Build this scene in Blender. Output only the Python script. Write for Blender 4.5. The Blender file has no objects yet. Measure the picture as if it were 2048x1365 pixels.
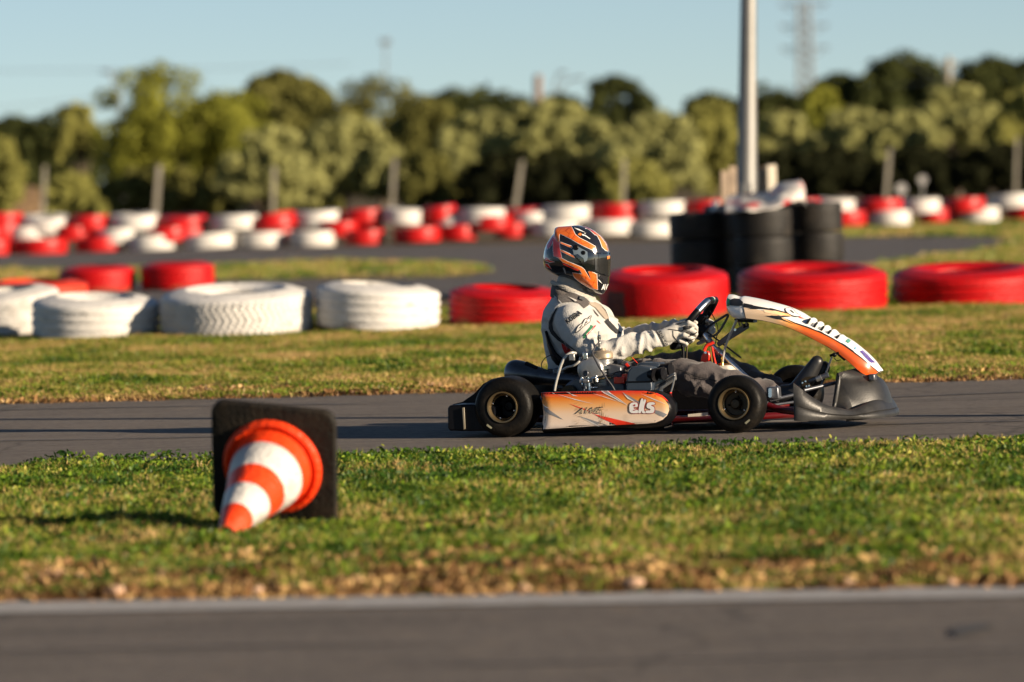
import bpy, bmesh, math, random
import numpy as np
from mathutils import Vector, Matrix, noise
from mathutils.bvhtree import BVHTree
from mathutils.geometry import delaunay_2d_cdt

random.seed(7)
R = math.radians
scn = bpy.context.scene
col = scn.collection
V = Vector

# ---------------------------------------------------------------- camera
CAM_H, F_MM, F_PX = 1.20, 200.0, 200.0 / 36.0 * 2048.0
PITCH, ROLL = math.atan(342.5 / F_PX), R(1.6)
cam_d = bpy.data.cameras.new("camera")
cam = bpy.data.objects.new("camera", cam_d)
col.objects.link(cam)
scn.camera = cam
cam_d.lens, cam_d.sensor_width = F_MM, 36.0
cam_d.clip_start, cam_d.clip_end = 0.5, 6000.0
_F = V((0, math.cos(PITCH), -math.sin(PITCH)))
_R0, _U0 = V((1, 0, 0)), V((0, math.sin(PITCH), math.cos(PITCH)))
_RT = _R0 * math.cos(ROLL) - _U0 * math.sin(ROLL)
_UP = _U0 * math.cos(ROLL) + _R0 * math.sin(ROLL)
CAM = V((0, 0, CAM_H))
cam.matrix_world = Matrix(((_RT.x, _UP.x, -_F.x, 0), (_RT.y, _UP.y, -_F.y, 0), (_RT.z, _UP.z, -_F.z, CAM_H), (0, 0, 0, 1)))
cam_d.dof.use_dof = True
cam_d.dof.focus_distance = 25.75
cam_d.dof.aperture_fstop = 2.8
cam_d.dof.aperture_blades = 9

# ---------------------------------------------------------------- light
SUN_AZ, SUN_EL = R(119.0), R(13.8)          # clockwise from +Y; low evening sun behind the right shoulder
w = bpy.data.worlds.new("World")
scn.world = w
w.use_nodes = True
nt = w.node_tree
nt.nodes.clear()
out = nt.nodes.new("ShaderNodeOutputWorld")
bg = nt.nodes.new("ShaderNodeBackground")
sky = nt.nodes.new("ShaderNodeTexSky")
sky.sky_type = 'NISHITA'
sky.sun_disc = False
sky.sun_elevation, sky.sun_rotation = SUN_EL, SUN_AZ
sky.altitude, sky.air_density, sky.dust_density, sky.ozone_density = 0, 0.62, 0.1, 0.8
bg.inputs[1].default_value = 0.05
_tc, _sh = nt.nodes.new("ShaderNodeTexCoord"), nt.nodes.new("ShaderNodeVectorMath")
_sh.operation, _sh.inputs[1].default_value = 'ADD', (0, 0, 0.03)      # sky looked up slightly higher, tuned for horizon colour and fill light
nt.links.new(_tc.outputs['Generated'], _sh.inputs[0])
nt.links.new(_sh.outputs[0], sky.inputs[0])
nt.links.new(sky.outputs[0], bg.inputs[0])
nt.links.new(bg.outputs[0], out.inputs[0])
sun_d = bpy.data.lights.new("sun", 'SUN')
sun_d.energy, sun_d.angle, sun_d.color = 5.0, R(0.53), (1.0, 0.82, 0.60)
sun = bpy.data.objects.new("sun", sun_d)
col.objects.link(sun)
_sd = V((math.sin(SUN_AZ) * math.cos(SUN_EL), math.cos(SUN_AZ) * math.cos(SUN_EL), math.sin(SUN_EL)))
sun.rotation_euler = _sd.to_track_quat('Z', 'Y').to_euler()
sun.location = _sd * 60
vs = scn.view_settings
vs.view_transform, vs.look, vs.gamma, vs.use_curve_mapping = 'Standard', 'None', 1.0, False
vs.exposure = 1.13
scn.cycles.use_denoising = True
scn.cycles.max_bounces = 6
scn.cycles.transparent_max_bounces = 8

# ---------------------------------------------------------------- where a pixel of the 2048 px photograph points
def ray(px, py):
    return (_F + _RT * ((px - 1024) / F_PX) + _UP * ((682.5 - py) / F_PX)).normalized()
def at(px, py, z=0.0):                       # point at height z seen at that pixel
    d = ray(px, py)
    return CAM + d * ((z - CAM_H) / d.z)
def atD(px, py, D):                          # point at depth D
    d = ray(px, py)
    return CAM + d * (D / d.y)
def gnd(px, D):                              # ground point at depth D in column px (tilt of the frame included)
    v = 0.0
    y = 700.0
    for _ in range(12):
        p = atD(px, y, D)
        y += p.z * F_PX / D
    return V((p.x, D, 0))

# ---------------------------------------------------------------- materials
def mat(name, color, rough=0.6, metal=0.0, var=0.0, scale=8.0, bump=0.0, bscale=60.0, spec=0.5, coat=0.0, trans=0.0, coords='Object', dirt=None, dirt_amt=0.0, dirt_scale=5.0):
    color = tuple(min(.8, q * 1.15) for q in color)
    m = bpy.data.materials.new(name)
    m.use_nodes = True
    n, l = m.node_tree.nodes, m.node_tree.links
    p = n["Principled BSDF"]
    p.inputs["Base Color"].default_value = (*color, 1)
    p.inputs["Roughness"].default_value = rough
    p.inputs["Metallic"].default_value = metal
    p.inputs["Specular IOR Level"].default_value = spec
    p.inputs["Coat Weight"].default_value = coat
    p.inputs["Coat Roughness"].default_value = 0.08
    tc = n.new("ShaderNodeTexCoord")
    cur = None
    if var > 0:
        t = n.new("ShaderNodeTexNoise")
        t.inputs["Scale"].default_value = scale
        t.inputs["Detail"].default_value = 6
        t.inputs["Roughness"].default_value = 0.65
        l.new(tc.outputs[coords], t.inputs["Vector"])
        mx = n.new("ShaderNodeMix")
        mx.data_type = 'RGBA'
        r_ = n.new("ShaderNodeMapRange")
        r_.inputs[1].default_value, r_.inputs[2].default_value = 0.3, 0.7
        l.new(t.outputs[0], r_.inputs[0])
        l.new(r_.outputs[0], mx.inputs[0])
        mx.inputs[6].default_value = (*[c * (1 - var) for c in color], 1)
        mx.inputs[7].default_value = (*[min(1, c * (1 + var)) for c in color], 1)
        cur = mx.outputs[2]
        rr = n.new("ShaderNodeMapRange")
        rr.inputs[3].default_value, rr.inputs[4].default_value = rough * 0.85, min(1, rough * 1.15)
        l.new(t.outputs[0], rr.inputs[0])
        l.new(rr.outputs[0], p.inputs["Roughness"])
    if dirt:
        t = n.new("ShaderNodeTexNoise")
        t.inputs["Scale"].default_value = dirt_scale
        t.inputs["Detail"].default_value = 8
        t.inputs["Roughness"].default_value = 0.75
        l.new(tc.outputs[coords], t.inputs["Vector"])
        r_ = n.new("ShaderNodeMapRange")
        r_.inputs[1].default_value, r_.inputs[2].default_value = 0.62 - 0.25 * dirt_amt, 0.75
        l.new(t.outputs[0], r_.inputs[0])
        mx = n.new("ShaderNodeMix")
        mx.data_type = 'RGBA'
        l.new(r_.outputs[0], mx.inputs[0])
        if cur:
            l.new(cur, mx.inputs[6])
        else:
            mx.inputs[6].default_value = (*color, 1)
        mx.inputs[7].default_value = (*dirt, 1)
        cur = mx.outputs[2]
    if cur:
        l.new(cur, p.inputs["Base Color"])
    if bump > 0:
        t = n.new("ShaderNodeTexNoise")
        t.inputs["Scale"].default_value = bscale
        t.inputs["Detail"].default_value = 5
        l.new(tc.outputs[coords], t.inputs["Vector"])
        b = n.new("ShaderNodeBump")
        b.inputs["Strength"].default_value = bump
        b.inputs["Distance"].default_value = 0.02
        l.new(t.outputs[0], b.inputs["Height"])
        l.new(b.outputs[0], p.inputs["Normal"])
    if trans > 0:
        p.inputs["Transmission Weight"].default_value = trans
    return m

# ---------------------------------------------------------------- object helpers
def link(o, parent=None):
    col.objects.link(o)
    if parent is not None:
        o.parent = parent
    return o
def tag(o, label=None, cat=None, group=None, kind=None):
    if label: o["label"] = label
    if cat: o["category"] = cat
    if group: o["group"] = group
    if kind: o["kind"] = kind
    return o
def empty(name, loc, label, cat, group=None, rz=0.0):
    o = bpy.data.objects.new(name, None)
    o.empty_display_size = 0.1
    o.location = loc
    o.rotation_euler = (0, 0, rz)
    link(o)
    return tag(o, label, cat, group)
class MB:
    """collects verts and faces, then links them as one mesh object"""
    def __init__(s):
        s.v, s.f, s.m = [], [], []
    def add(s, vs_, fs_, mi=0):
        b = len(s.v)
        s.v += [tuple(x) for x in vs_]
        s.f += [tuple(b + i for i in f) for f in fs_]
        s.m += [mi] * len(fs_)
        return s
    def box(s, c, size, rot=None, mi=0):
        x, y, z = size[0] / 2, size[1] / 2, size[2] / 2
        vs_ = [V((i * x, j * y, k * z)) for k in (-1, 1) for j in (-1, 1) for i in (-1, 1)]
        if rot is not None: vs_ = [rot @ q for q in vs_]
        vs_ = [q + V(c) for q in vs_]
        return s.add(vs_, [(0, 2, 3, 1), (4, 5, 7, 6), (0, 1, 5, 4), (2, 6, 7, 3), (0, 4, 6, 2), (1, 3, 7, 5)], mi)
    def tube(s, pts, r, n=8, mi=0, closed=False, caps=True, smooth=0):
        pts = [V(p) for p in pts]
        rs = list(r) if isinstance(r, (list, tuple)) else [r] * len(pts)
        for _ in range(smooth):                              # Chaikin-like refinement
            np_, nr = [pts[0]], [rs[0]]
            for a, b, ra, rb in zip(pts[:-1], pts[1:], rs[:-1], rs[1:]):
                np_ += [a.lerp(b, .25), a.lerp(b, .75)]; nr += [ra * .75 + rb * .25, ra * .25 + rb * .75]
            np_.append(pts[-1]); nr.append(rs[-1])
            pts, rs = np_, nr
        N = len(pts)
        vs_, fs_ = [], []
        up = None
        for i, p in enumerate(pts):
            if closed: t = pts[(i + 1) % N] - pts[i - 1]
            else: t = pts[min(i + 1, N - 1)] - pts[max(i - 1, 0)]
            t.normalize()
            if up is None:
                up = t.orthogonal().normalized()
            up = (up - t * up.dot(t))
            up = up.normalized() if up.length > 1e-6 else t.orthogonal().normalized()
            b = t.cross(up)
            for k in range(n):
                a = 2 * math.pi * k / n
                vs_.append(p + (up * math.cos(a) + b * math.sin(a)) * rs[i])
        M = N if closed else N - 1
        for i in range(M):
            j = (i + 1) % N
            for k in range(n):
                k2 = (k + 1) % n
                fs_.append((i * n + k, i * n + k2, j * n + k2, j * n + k))
        if caps and not closed:
            fs_.append(tuple(reversed(range(n))))
            fs_.append(tuple((N - 1) * n + k for k in range(n)))
        return s.add(vs_, fs_, mi)
    def lathe(s, prof, c=(0, 0, 0), axis='Y', n=32, mi=0, M=None, closed=False):
        """prof: list of (radius, along)"""
        vs_, fs_ = [], []
        for (r_, a_) in prof:
            for k in range(n):
                t = 2 * math.pi * k / n
                q = V((r_ * math.cos(t), a_, r_ * math.sin(t))) if axis == 'Y' else (V((r_ * math.cos(t), r_ * math.sin(t), a_)) if axis == 'Z' else V((a_, r_ * math.cos(t), r_ * math.sin(t))))
                if M is not None: q = M @ q
                vs_.append(q + V(c))
        P = len(prof)
        for i in range(P if closed else P - 1):
            j = (i + 1) % P
            for k in range(n):
                k2 = (k + 1) % n
                fs_.append((i * n + k, j * n + k, j * n + k2, i * n + k2))
        return s.add(vs_, fs_, mi)
    def loft(s, rings, mi=0, cap=True, closed=True):
        n = len(rings[0])
        vs_ = [q for r_ in rings for q in r_]
        fs_ = []
        for i in range(len(rings) - 1):
            for k in range(n if closed else n - 1):
                k2 = (k + 1) % n
                fs_.append((i * n + k, i * n + k2, (i + 1) * n + k2, (i + 1) * n + k))
        if cap:
            fs_.append(tuple(reversed(range(n))))
            fs_.append(tuple((len(rings) - 1) * n + k for k in range(n)))
        return s.add(vs_, fs_, mi)
    def ball(s, c, r_, n=10, mi=0, sc=(1, 1, 1)):
        prof = [(r_ * math.sin(math.pi * i / n), -r_ * math.cos(math.pi * i / n)) for i in range(n + 1)]
        prof[0] = (r_ * .02, -r_); prof[-1] = (r_ * .02, r_)
        return s.lathe(prof, c, 'Z', n * 2, mi, M=Matrix.Diagonal(V(sc)))
    def mesh(s, name, mats, smooth=True, sharp=40):
        me = bpy.data.meshes.new(name)
        me.from_pydata(s.v, [], s.f)
        for m in (mats if isinstance(mats, (list, tuple)) else [mats]):
            me.materials.append(m)
        if any(s.m): me.polygons.foreach_set("material_index", s.m)
        bm = bmesh.new(); bm.from_mesh(me)
        bmesh.ops.remove_doubles(bm, verts=bm.verts, dist=1e-5)
        bmesh.ops.recalc_face_normals(bm, faces=bm.faces)
        bm.to_mesh(me); bm.free()
        if smooth:
            me.polygons.foreach_set("use_smooth", [True] * len(me.polygons))
            me.set_sharp_from_angle(angle=R(sharp))
        me.update()
        return me
    def build(s, name, mats, parent=None, smooth=True, sharp=40, bevel=0.0, seg=2):
        me = s.mesh(name, mats, smooth, sharp)
        o = link(bpy.data.objects.new(name, me), parent)
        if bevel > 0:
            b = o.modifiers.new("bevel", 'BEVEL')
            b.width, b.segments, b.limit_method, b.angle_limit = bevel, seg, 'ANGLE', R(35)
            b.harden_normals = False
        return o
def copy_tree(o, parent=None, loc=None):
    c = o.copy(); col.objects.link(c)
    c.parent = parent
    for ch in o.children: copy_tree(ch, c)
    return c
def bake(o):
    """apply modifiers"""
    dg = bpy.context.evaluated_depsgraph_get()
    me = bpy.data.meshes.new_from_object(o.evaluated_get(dg))
    old = o.data
    o.modifiers.clear(); o.data = me
    bpy.data.meshes.remove(old)
    return o
def catmull(pts, n=6, closed=False):
    out_, P = [], [V(p) for p in pts]
    N = len(P)
    rng = range(N if closed else N - 1)
    for i in rng:
        p0 = P[(i - 1) % N] if closed or i > 0 else P[0]
        p1, p2 = P[i], P[(i + 1) % N]
        p3 = P[(i + 2) % N] if closed or i + 2 < N else P[-1]
        for k in range(n):
            t = k / n
            out_.append(0.5 * ((2 * p1) + (p2 - p0) * t + (2 * p0 - 5 * p1 + 4 * p2 - p3) * t * t + (3 * p1 - p0 - 3 * p2 + p3) * t ** 3))
    if not closed: out_.append(P[-1])
    return out_
# ================================================================ GROUND
def ground_mat(name, cols, scale, bump=0.4, bscale=25, extra=None):
    """three colours mixed by two noises in world space"""
    m = bpy.data.materials.new(name); m.use_nodes = True
    n, l = m.node_tree.nodes, m.node_tree.links
    p = n["Principled BSDF"]; p.inputs["Roughness"].default_value = 0.9; p.inputs["Specular IOR Level"].default_value = 0.2
    g = n.new("ShaderNodeNewGeometry")
    def noi(sc, det, lo, hi):
        t = n.new("ShaderNodeTexNoise"); t.inputs["Scale"].default_value = sc; t.inputs["Detail"].default_value = det
        l.new(g.outputs["Position"], t.inputs["Vector"])
        r_ = n.new("ShaderNodeMapRange"); r_.inputs[1].default_value, r_.inputs[2].default_value = lo, hi
        l.new(t.outputs[0], r_.inputs[0]); return r_.outputs[0], t
    f1, _ = noi(scale, 8, 0.4, 0.6)
    f2, t2 = noi(scale * 9, 6, 0.42, 0.68)
    m1 = n.new("ShaderNodeMix"); m1.data_type = 'RGBA'; l.new(f1, m1.inputs[0])
    m1.inputs[6].default_value, m1.inputs[7].default_value = (*cols[0], 1), (*cols[1], 1)
    m2 = n.new("ShaderNodeMix"); m2.data_type = 'RGBA'; l.new(f2, m2.inputs[0])
    l.new(m1.outputs[2], m2.inputs[6]); m2.inputs[7].default_value = (*cols[2], 1)
    l.new(m2.outputs[2], p.inputs["Base Color"])
    tb = n.new("ShaderNodeTexNoise"); tb.inputs["Scale"].default_value = bscale; tb.inputs["Detail"].default_value = 6
    l.new(g.outputs["Position"], tb.inputs["Vector"])
    b = n.new("ShaderNodeBump"); b.inputs["Strength"].default_value = bump; b.inputs["Distance"].default_value = 0.03
    l.new(tb.outputs[0], b.inputs["Height"]); l.new(b.outputs[0], p.inputs["Normal"])
    return m
M_soil = ground_mat("soil", [(.075, .062, .020), (.14, .10, .05), (.09, .055, .028)], 0.5)
def asphalt_mat(name, c, stone=260.0, bump=0.9):
    m = bpy.data.materials.new(name); m.use_nodes = True
    n, l = m.node_tree.nodes, m.node_tree.links
    p = n["Principled BSDF"]; p.inputs["Roughness"].default_value = 0.82; p.inputs["Specular IOR Level"].default_value = 0.35
    g = n.new("ShaderNodeNewGeometry")
    vo = n.new("ShaderNodeTexVoronoi"); vo.inputs["Scale"].default_value = stone
    l.new(g.outputs["Position"], vo.inputs["Vector"])
    no = n.new("ShaderNodeTexNoise"); no.inputs["Scale"].default_value = 1.3; no.inputs["Detail"].default_value = 9; no.inputs["Roughness"].default_value = .7
    l.new(g.outputs["Position"], no.inputs["Vector"])
    no2 = n.new("ShaderNodeTexNoise"); no2.inputs["Scale"].default_value = 30; no2.inputs["Detail"].default_value = 5
    l.new(g.outputs["Position"], no2.inputs["Vector"])
    mp = n.new("ShaderNodeMapping"); mp.inputs["Scale"].default_value = (0.25, 5.0, 1)         # rubber laid along the track
    l.new(g.outputs["Position"], mp.inputs["Vector"])
    no3 = n.new("ShaderNodeTexNoise"); no3.inputs["Scale"].default_value = 1.0; no3.inputs["Detail"].default_value = 4
    l.new(mp.outputs[0], no3.inputs["Vector"])
    def mixc(f, a, b, lo=0., hi=1.):
        r_ = n.new("ShaderNodeMapRange"); r_.inputs[1].default_value, r_.inputs[2].default_value = lo, hi; l.new(f, r_.inputs[0])
        x = n.new("ShaderNodeMix"); x.data_type = 'RGBA'; l.new(r_.outputs[0], x.inputs[0])
        for s_, q in ((6, a), (7, b)):
            if isinstance(q, tuple): x.inputs[s_].default_value = (*q, 1)
            else: l.new(q, x.inputs[s_])
        return x.outputs[2]
    a = mixc(no.outputs[0], tuple(q * .8 for q in c), tuple(q * 1.2 for q in c), .3, .7)
    a = mixc(vo.outputs["Color"], a, tuple(q * 1.75 for q in c), .55, 1.0)
    a = mixc(no3.outputs[0], a, tuple(q * .6 for q in c), .5, .75)
    a = mixc(no2.outputs[0], a, tuple(q * 1.5 for q in c), .55, .75)
    a = mixc(no2.outputs[0], tuple(q * .55 for q in c), a, .28, .46)
    wv = n.new("ShaderNodeTexNoise"); wv.inputs["Scale"].default_value = 2.0; wv.inputs["Detail"].default_value = 6
    l.new(g.outputs["Position"], wv.inputs["Vector"])
    wa = n.new("ShaderNodeVectorMath"); wa.operation = 'MULTIPLY_ADD'; wa.inputs[1].default_value = (.35, .35, .35)
    l.new(wv.outputs["Color"], wa.inputs[0]); l.new(g.outputs["Position"], wa.inputs[2])
    ck = n.new("ShaderNodeTexVoronoi"); ck.feature = 'DISTANCE_TO_EDGE'; ck.inputs["Scale"].default_value = .45; l.new(wa.outputs[0], ck.inputs["Vector"])
    a = mixc(ck.outputs["Distance"], tuple(q * .55 for q in c), a, .0, .010)                  # cracks
    no4 = n.new("ShaderNodeTexNoise"); no4.inputs["Scale"].default_value = 5; no4.inputs["Detail"].default_value = 7; l.new(g.outputs["Position"], no4.inputs["Vector"])
    a = mixc(no4.outputs[0], a, (c[0] * 1.55, c[1] * 1.45, c[2] * 1.3), .6, .8)               # dust
    l.new(a, p.inputs["Base Color"])
    ad = n.new("ShaderNodeMath"); ad.operation = 'ADD'
    l.new(vo.outputs["Distance"], ad.inputs[0]); l.new(no2.outputs[0], ad.inputs[1])
    b = n.new("ShaderNodeBump"); b.inputs["Strength"].default_value = bump; b.inputs["Distance"].default_value = 0.009
    b.invert = False
    l.new(ad.outputs[0], b.inputs["Height"]); l.new(b.outputs[0], p.inputs["Normal"])
    return m
M_asph = asphalt_mat("asphalt", (.126, .106, .090))
M_asph_far = asphalt_mat("asphalt_far", (.085, .076, .072), 180, .6)
M_line = mat("worn_white_paint", (.27, .26, .25), .8, var=.12, scale=14, bump=.3, bscale=150, coords='Object', dirt=(.2, .16, .12), dirt_amt=.5, dirt_scale=9)

g = MB(); g.add([(-900, 4, 0), (900, 4, 0), (900, 3500, 0), (-900, 3500, 0)], [(0, 1, 2, 3)])
tag(g.build("ground", M_soil, smooth=False), "brown and green earth under the grass and the tracks", kind="structure")
def sheet(name, px, z, m, label, skirt=True):
    P = [at(x, y) for x, y in px]
    me = bpy.data.meshes.new(name)
    res = delaunay_2d_cdt([V((p.x, p.y)) for p in P], [], [list(range(len(P)))], 1, 1e-4)
    me.from_pydata([(v.x, v.y, z) for v in res[0]], [], res[2])
    me.materials.append(m)
    o = link(bpy.data.objects.new(name, me))
    tag(o, label, kind="structure")
    bm = bmesh.new(); bm.from_mesh(me)
    for f in bm.faces:
        if f.normal.z < 0: f.normal_flip()
    bm.to_mesh(me); bm.free()
    return o
def ext(p, q, x):                           # row of the line through p and q in column x
    return (x, p[1] + (q[1] - p[1]) * (x - p[0]) / (q[0] - p[0]))
L, Rr = -1400, 3450
A0, A1 = (0, 1214), (2048, 1183)            # grass | white line
A2, A3 = (0, 1237), (2048, 1204)            # white line | asphalt
B0, B1 = (0, 938), (2048, 888)              # near edge of the raced track
C0, C1 = (0, 813), (2048, 763)              # its far edge
def jag(p, q, n=90, amp=1.6, seed=1):       # an uneven edge between two pixels
    rnd = random.Random(seed)
    return [(p[0] + (q[0] - p[0]) * i / n, p[1] + (q[1] - p[1]) * i / n + rnd.uniform(-amp, amp)) for i in range(n + 1)]
sheet("near_road", [ext(A2, A3, L), ext(A2, A3, Rr), (Rr + 900, 2600), (L - 900, 2600)], .010, M_asph, "grey brown asphalt of the near road along the bottom edge")
sheet("road_marking", [ext(A2, A3, Rr), ext(A2, A3, L), *jag(ext(A0, A1, L), ext(A0, A1, Rr), 160, 2.2, 4)], .014, M_line, "worn white line along the edge of the near road")
sheet("kart_track", [*jag(ext(B0, B1, L), ext(B0, B1, Rr), 160, 1.0, 2), *jag(ext(C0, C1, Rr), ext(C0, C1, L), 160, 1.0, 3)], .010, M_asph, "grey asphalt track the kart is driving on")
sheet("far_track", [(-1500, 552), (-600, 523), (0, 507), (700, 495), (1350, 484), (1690, 478), (1900, 475), (1985, 478), (2016, 486), (1965, 499), (1860, 515), (1760, 529), (1600, 546), (1300, 572), (1000, 592), (600, 602), (0, 622), (-1500, 660)], .008, M_asph_far, "dark asphalt bend of the far track")
sheet("grass_island", [(-1500, 578), (-600, 557), (0, 542), (430, 531), (800, 525), (930, 529), (990, 545), (930, 556), (700, 561), (430, 563), (0, 574), (-1500, 612)], .012, M_soil, "earth under the grass island on the inside of the far bend")
sk = [(1700, 805), (1760, 803), (1765, 807), (1700, 809)]
M_skid = mat("rubber_mark", (.035, .032, .03), .8)
sheet("rubber_mark", [(1905, 1268), (1925, 1262), (1975, 1258), (1985, 1266), (1960, 1274), (1920, 1283), (1905, 1280)], .0145, M_skid, "dark oil stain on the near road")

M_rubline = mat("laid_rubber", (.055, .047, .042), .7, var=.3, scale=3)
def streak(p0, p1, w_, label, bend=0.0, z=.0135):
    a, b = at(*p0), at(*p1); d = (b - a).normalized(); s_ = V((-d.y, d.x, 0)); mb = MB(); N = 24; vs_ = []
    for i in range(N + 1):
        t = i / N; c = a.lerp(b, t) + s_ * (bend * math.sin(math.pi * t)); k = w_ * min(1, t * 6, (1 - t) * 6) * (.75 + .35 * noise.noise(V((t * 9, w_ * 50, p0[1]))))
        vs_ += [(c.x - s_.x * k, c.y - s_.y * k, z), (c.x + s_.x * k, c.y + s_.y * k, z)]
    mb.add(vs_, [(2 * i, 2 * i + 1, 2 * i + 3, 2 * i + 2) for i in range(N)])
    tag(mb.build("skid_mark", M_rubline, smooth=False), label, kind="structure")
streak((-300, 832), (820, 812), .035, "dark rubber line along the far side of the kart track", .15)
streak((-200, 890), (700, 872), .03, "dark rubber line near the front edge of the kart track", -.1)
streak((1650, 806), (2500, 778), .04, "dark rubber line ahead of the kart", .2)
streak((1500, 862), (2400, 842), .03, "dark rubber line in front of the kart's nose", .1)
streak((-200, 1318), (900, 1296), .018, "faint rubber line along the near road", .04)
streak((700, 1344), (2300, 1300), .02, "faint rubber line curving along the near road", -.06)
# ---------------------------------------------------------------- grass
def plant_mat(name, stops, patch=1.1, trans=0.35, patch_y=None, bias=0.0, spread=0.34):
    """leaf colour picked along a ramp by patches in world space plus a random step per clump"""
    m = bpy.data.materials.new(name); m.use_nodes = True
    n, l = m.node_tree.nodes, m.node_tree.links
    n.remove(n["Principled BSDF"])
    o = n["Material Output"]
    g_ = n.new("ShaderNodeNewGeometry"); oi = n.new("ShaderNodeObjectInfo")
    mp = n.new("ShaderNodeMapping"); mp.inputs["Scale"].default_value = (patch, patch * .55, 0)
    l.new(g_.outputs["Position"], mp.inputs["Vector"])
    t = n.new("ShaderNodeTexNoise"); t.inputs["Scale"].default_value = 1; t.inputs["Detail"].default_value = 5; t.inputs["Roughness"].default_value = .6
    l.new(mp.outputs[0], t.inputs["Vector"])
    a = n.new("ShaderNodeMath"); a.operation = 'MULTIPLY_ADD'                 # (noise-.5)*2.4+.5
    a.inputs[1].default_value, a.inputs[2].default_value = 2.5, -.75 + bias
    l.new(t.outputs[0], a.inputs[0])
    b = n.new("ShaderNodeMath"); b.operation = 'MULTIPLY_ADD'
    b.inputs[1].default_value, b.inputs[2].default_value = spread * 2, -spread
    l.new(oi.outputs["Random"], b.inputs[0])
    c = n.new("ShaderNodeMath"); c.operation = 'ADD'
    l.new(a.outputs[0], c.inputs[0]); l.new(b.outputs[0], c.inputs[1])
    cr = n.new("ShaderNodeValToRGB"); cr.color_ramp.elements.remove(cr.color_ramp.elements[0])
    for i, (pos, colr) in enumerate(stops):
        e = cr.color_ramp.elements[0] if i == 0 else cr.color_ramp.elements.new(pos)
        e.position, e.color = pos, (*[q * 1.18 for q in colr], 1)
    l.new(c.outputs[0], cr.inputs[0])
    d = n.new("ShaderNodeBsdfDiffuse"); tr = n.new("ShaderNodeBsdfTranslucent"); mx = n.new("ShaderNodeMixShader")
    mx.inputs[0].default_value = trans
    gl = n.new("ShaderNodeBsdfGlossy"); gl.inputs["Roughness"].default_value = .45; gl.inputs[0].default_value = (.5, .5, .5, 1)
    mg = n.new("ShaderNodeMixShader"); mg.inputs[0].default_value = .035
    l.new(cr.outputs[0], d.inputs[0]); l.new(cr.outputs[0], tr.inputs[0])
    l.new(d.outputs[0], mx.inputs[1]); l.new(tr.outputs[0], mx.inputs[2])
    l.new(mx.outputs[0], mg.inputs[1]); l.new(gl.outputs[0], mg.inputs[2])
    l.new(mg.outputs[0], o.inputs[0])
    return m
STRAW, STRAW2, GRN, GRN2, GRN3, BRN = (.46, .30, .125), (.33, .235, .075), (.155, .215, .016), (.075, .135, .010), (.024, .060, .006), (.13, .066, .026)
M_grass = plant_mat("grass_blades", [(0, GRN3), (.22, GRN2), (.45, GRN), (.62, (.20, .19, .03)), (.84, STRAW2), (1, STRAW)], 1.5, trans=.2, bias=-.04, spread=.5)
M_weed = plant_mat("weed_leaves", [(0, (.02, .05, .006)), (.35, GRN3), (.65, GRN2), (.85, GRN), (1, (.26, .24, .05))], 1.6, trans=.2, bias=-.08, spread=.5)
M_mid = plant_mat("mid_grass_blades", [(0, GRN3), (.16, GRN2), (.34, GRN), (.5, (.21, .19, .035)), (.70, STRAW2), (1, STRAW)], .9, bias=-.03, spread=.4)
M_dry = plant_mat("dry_leaf_litter", [(0, (.06, .03, .012)), (.4, BRN), (.7, (.22, .12, .05)), (1, STRAW)], 3, trans=.1, spread=.45)
src = bpy.data.collections.new("plant_sources")        # never linked to the scene: only instanced by the grass
def src_obj(name, mb, m, c):
    o = bpy.data.objects.new(name, mb.mesh(name, m, smooth=False)); c.objects.link(o); return o
def blades(rnd, n, rad, h0, h1, wdt, lean=.5):
    b = MB()
    for _ in range(n):
        a, r_ = rnd.uniform(0, 6.283), rad * math.sqrt(rnd.random())
        x, y = r_ * math.cos(a), r_ * math.sin(a)
        h = rnd.uniform(h0, h1); d = rnd.uniform(0, 6.283); ln = h * rnd.uniform(.1, lean); k = rnd.uniform(0, 3.14)
        dx, dy = math.cos(d) * ln, math.sin(d) * ln
        wx, wy = math.cos(k) * wdt / 2, math.sin(k) * wdt / 2
        b.add([(x - wx, y - wy, -.01), (x + wx, y + wy, -.01), (x + dx * .4 + wx * .8, y + dy * .4 + wy * .8, h * .6), (x + dx * .4 - wx * .8, y + dy * .4 - wy * .8, h * .6), (x + dx, y + dy, h)],
              [(0, 1, 2, 3), (3, 2, 4)])
    return b
def leaves(rnd, n, rad, h1, size, flat=.7):
    b = MB()
    for _ in range(n):
        a, r_ = rnd.uniform(0, 6.283), rad * math.sqrt(rnd.random())
        c = V((r_ * math.cos(a), r_ * math.sin(a), rnd.uniform(.006, h1)))
        nrm = V((rnd.gauss(0, 1 - flat + .25), rnd.gauss(0, 1 - flat + .25), rnd.uniform(.3, 1))).normalized()
        u = nrm.orthogonal().normalized(); u.rotate(Matrix.Rotation(rnd.uniform(0, 6.28), 3, nrm)); v = nrm.cross(u)
        s_ = size * rnd.uniform(.6, 1.25)
        pts = [(-1, 0), (-.45, .42), (.35, .48), (1, 0), (.35, -.48), (-.45, -.42)]
        b.add([c + u * (px_ * s_) + v * (py_ * s_ * .9) + nrm * (-.18 * s_ * abs(px_)) for px_, py_ in pts], [(0, 1, 2, 3, 4, 5)])
    return b
def colln(name, items):
    c = bpy.data.collections.new(name)
    for nm, mb, m in items: src_obj(nm, mb, m, c)
    return c
rg = random.Random(11)
C_near = colln("near_grass", [("clump", blades(rg, 15, .045, .014, .046, .0036, 1.0), M_grass) for _ in range(4)] + [("sprig", leaves(rg, 11, .05, .034, .010), M_weed) for _ in range(2)])
C_weed = colln("weed_patch", [("sprig", leaves(rg, 16, .06, .050, .0115, .5), M_weed) for _ in range(4)] + [("clump", blades(rg, 9, .04, .02, .06, .0036), M_weed)])
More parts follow.
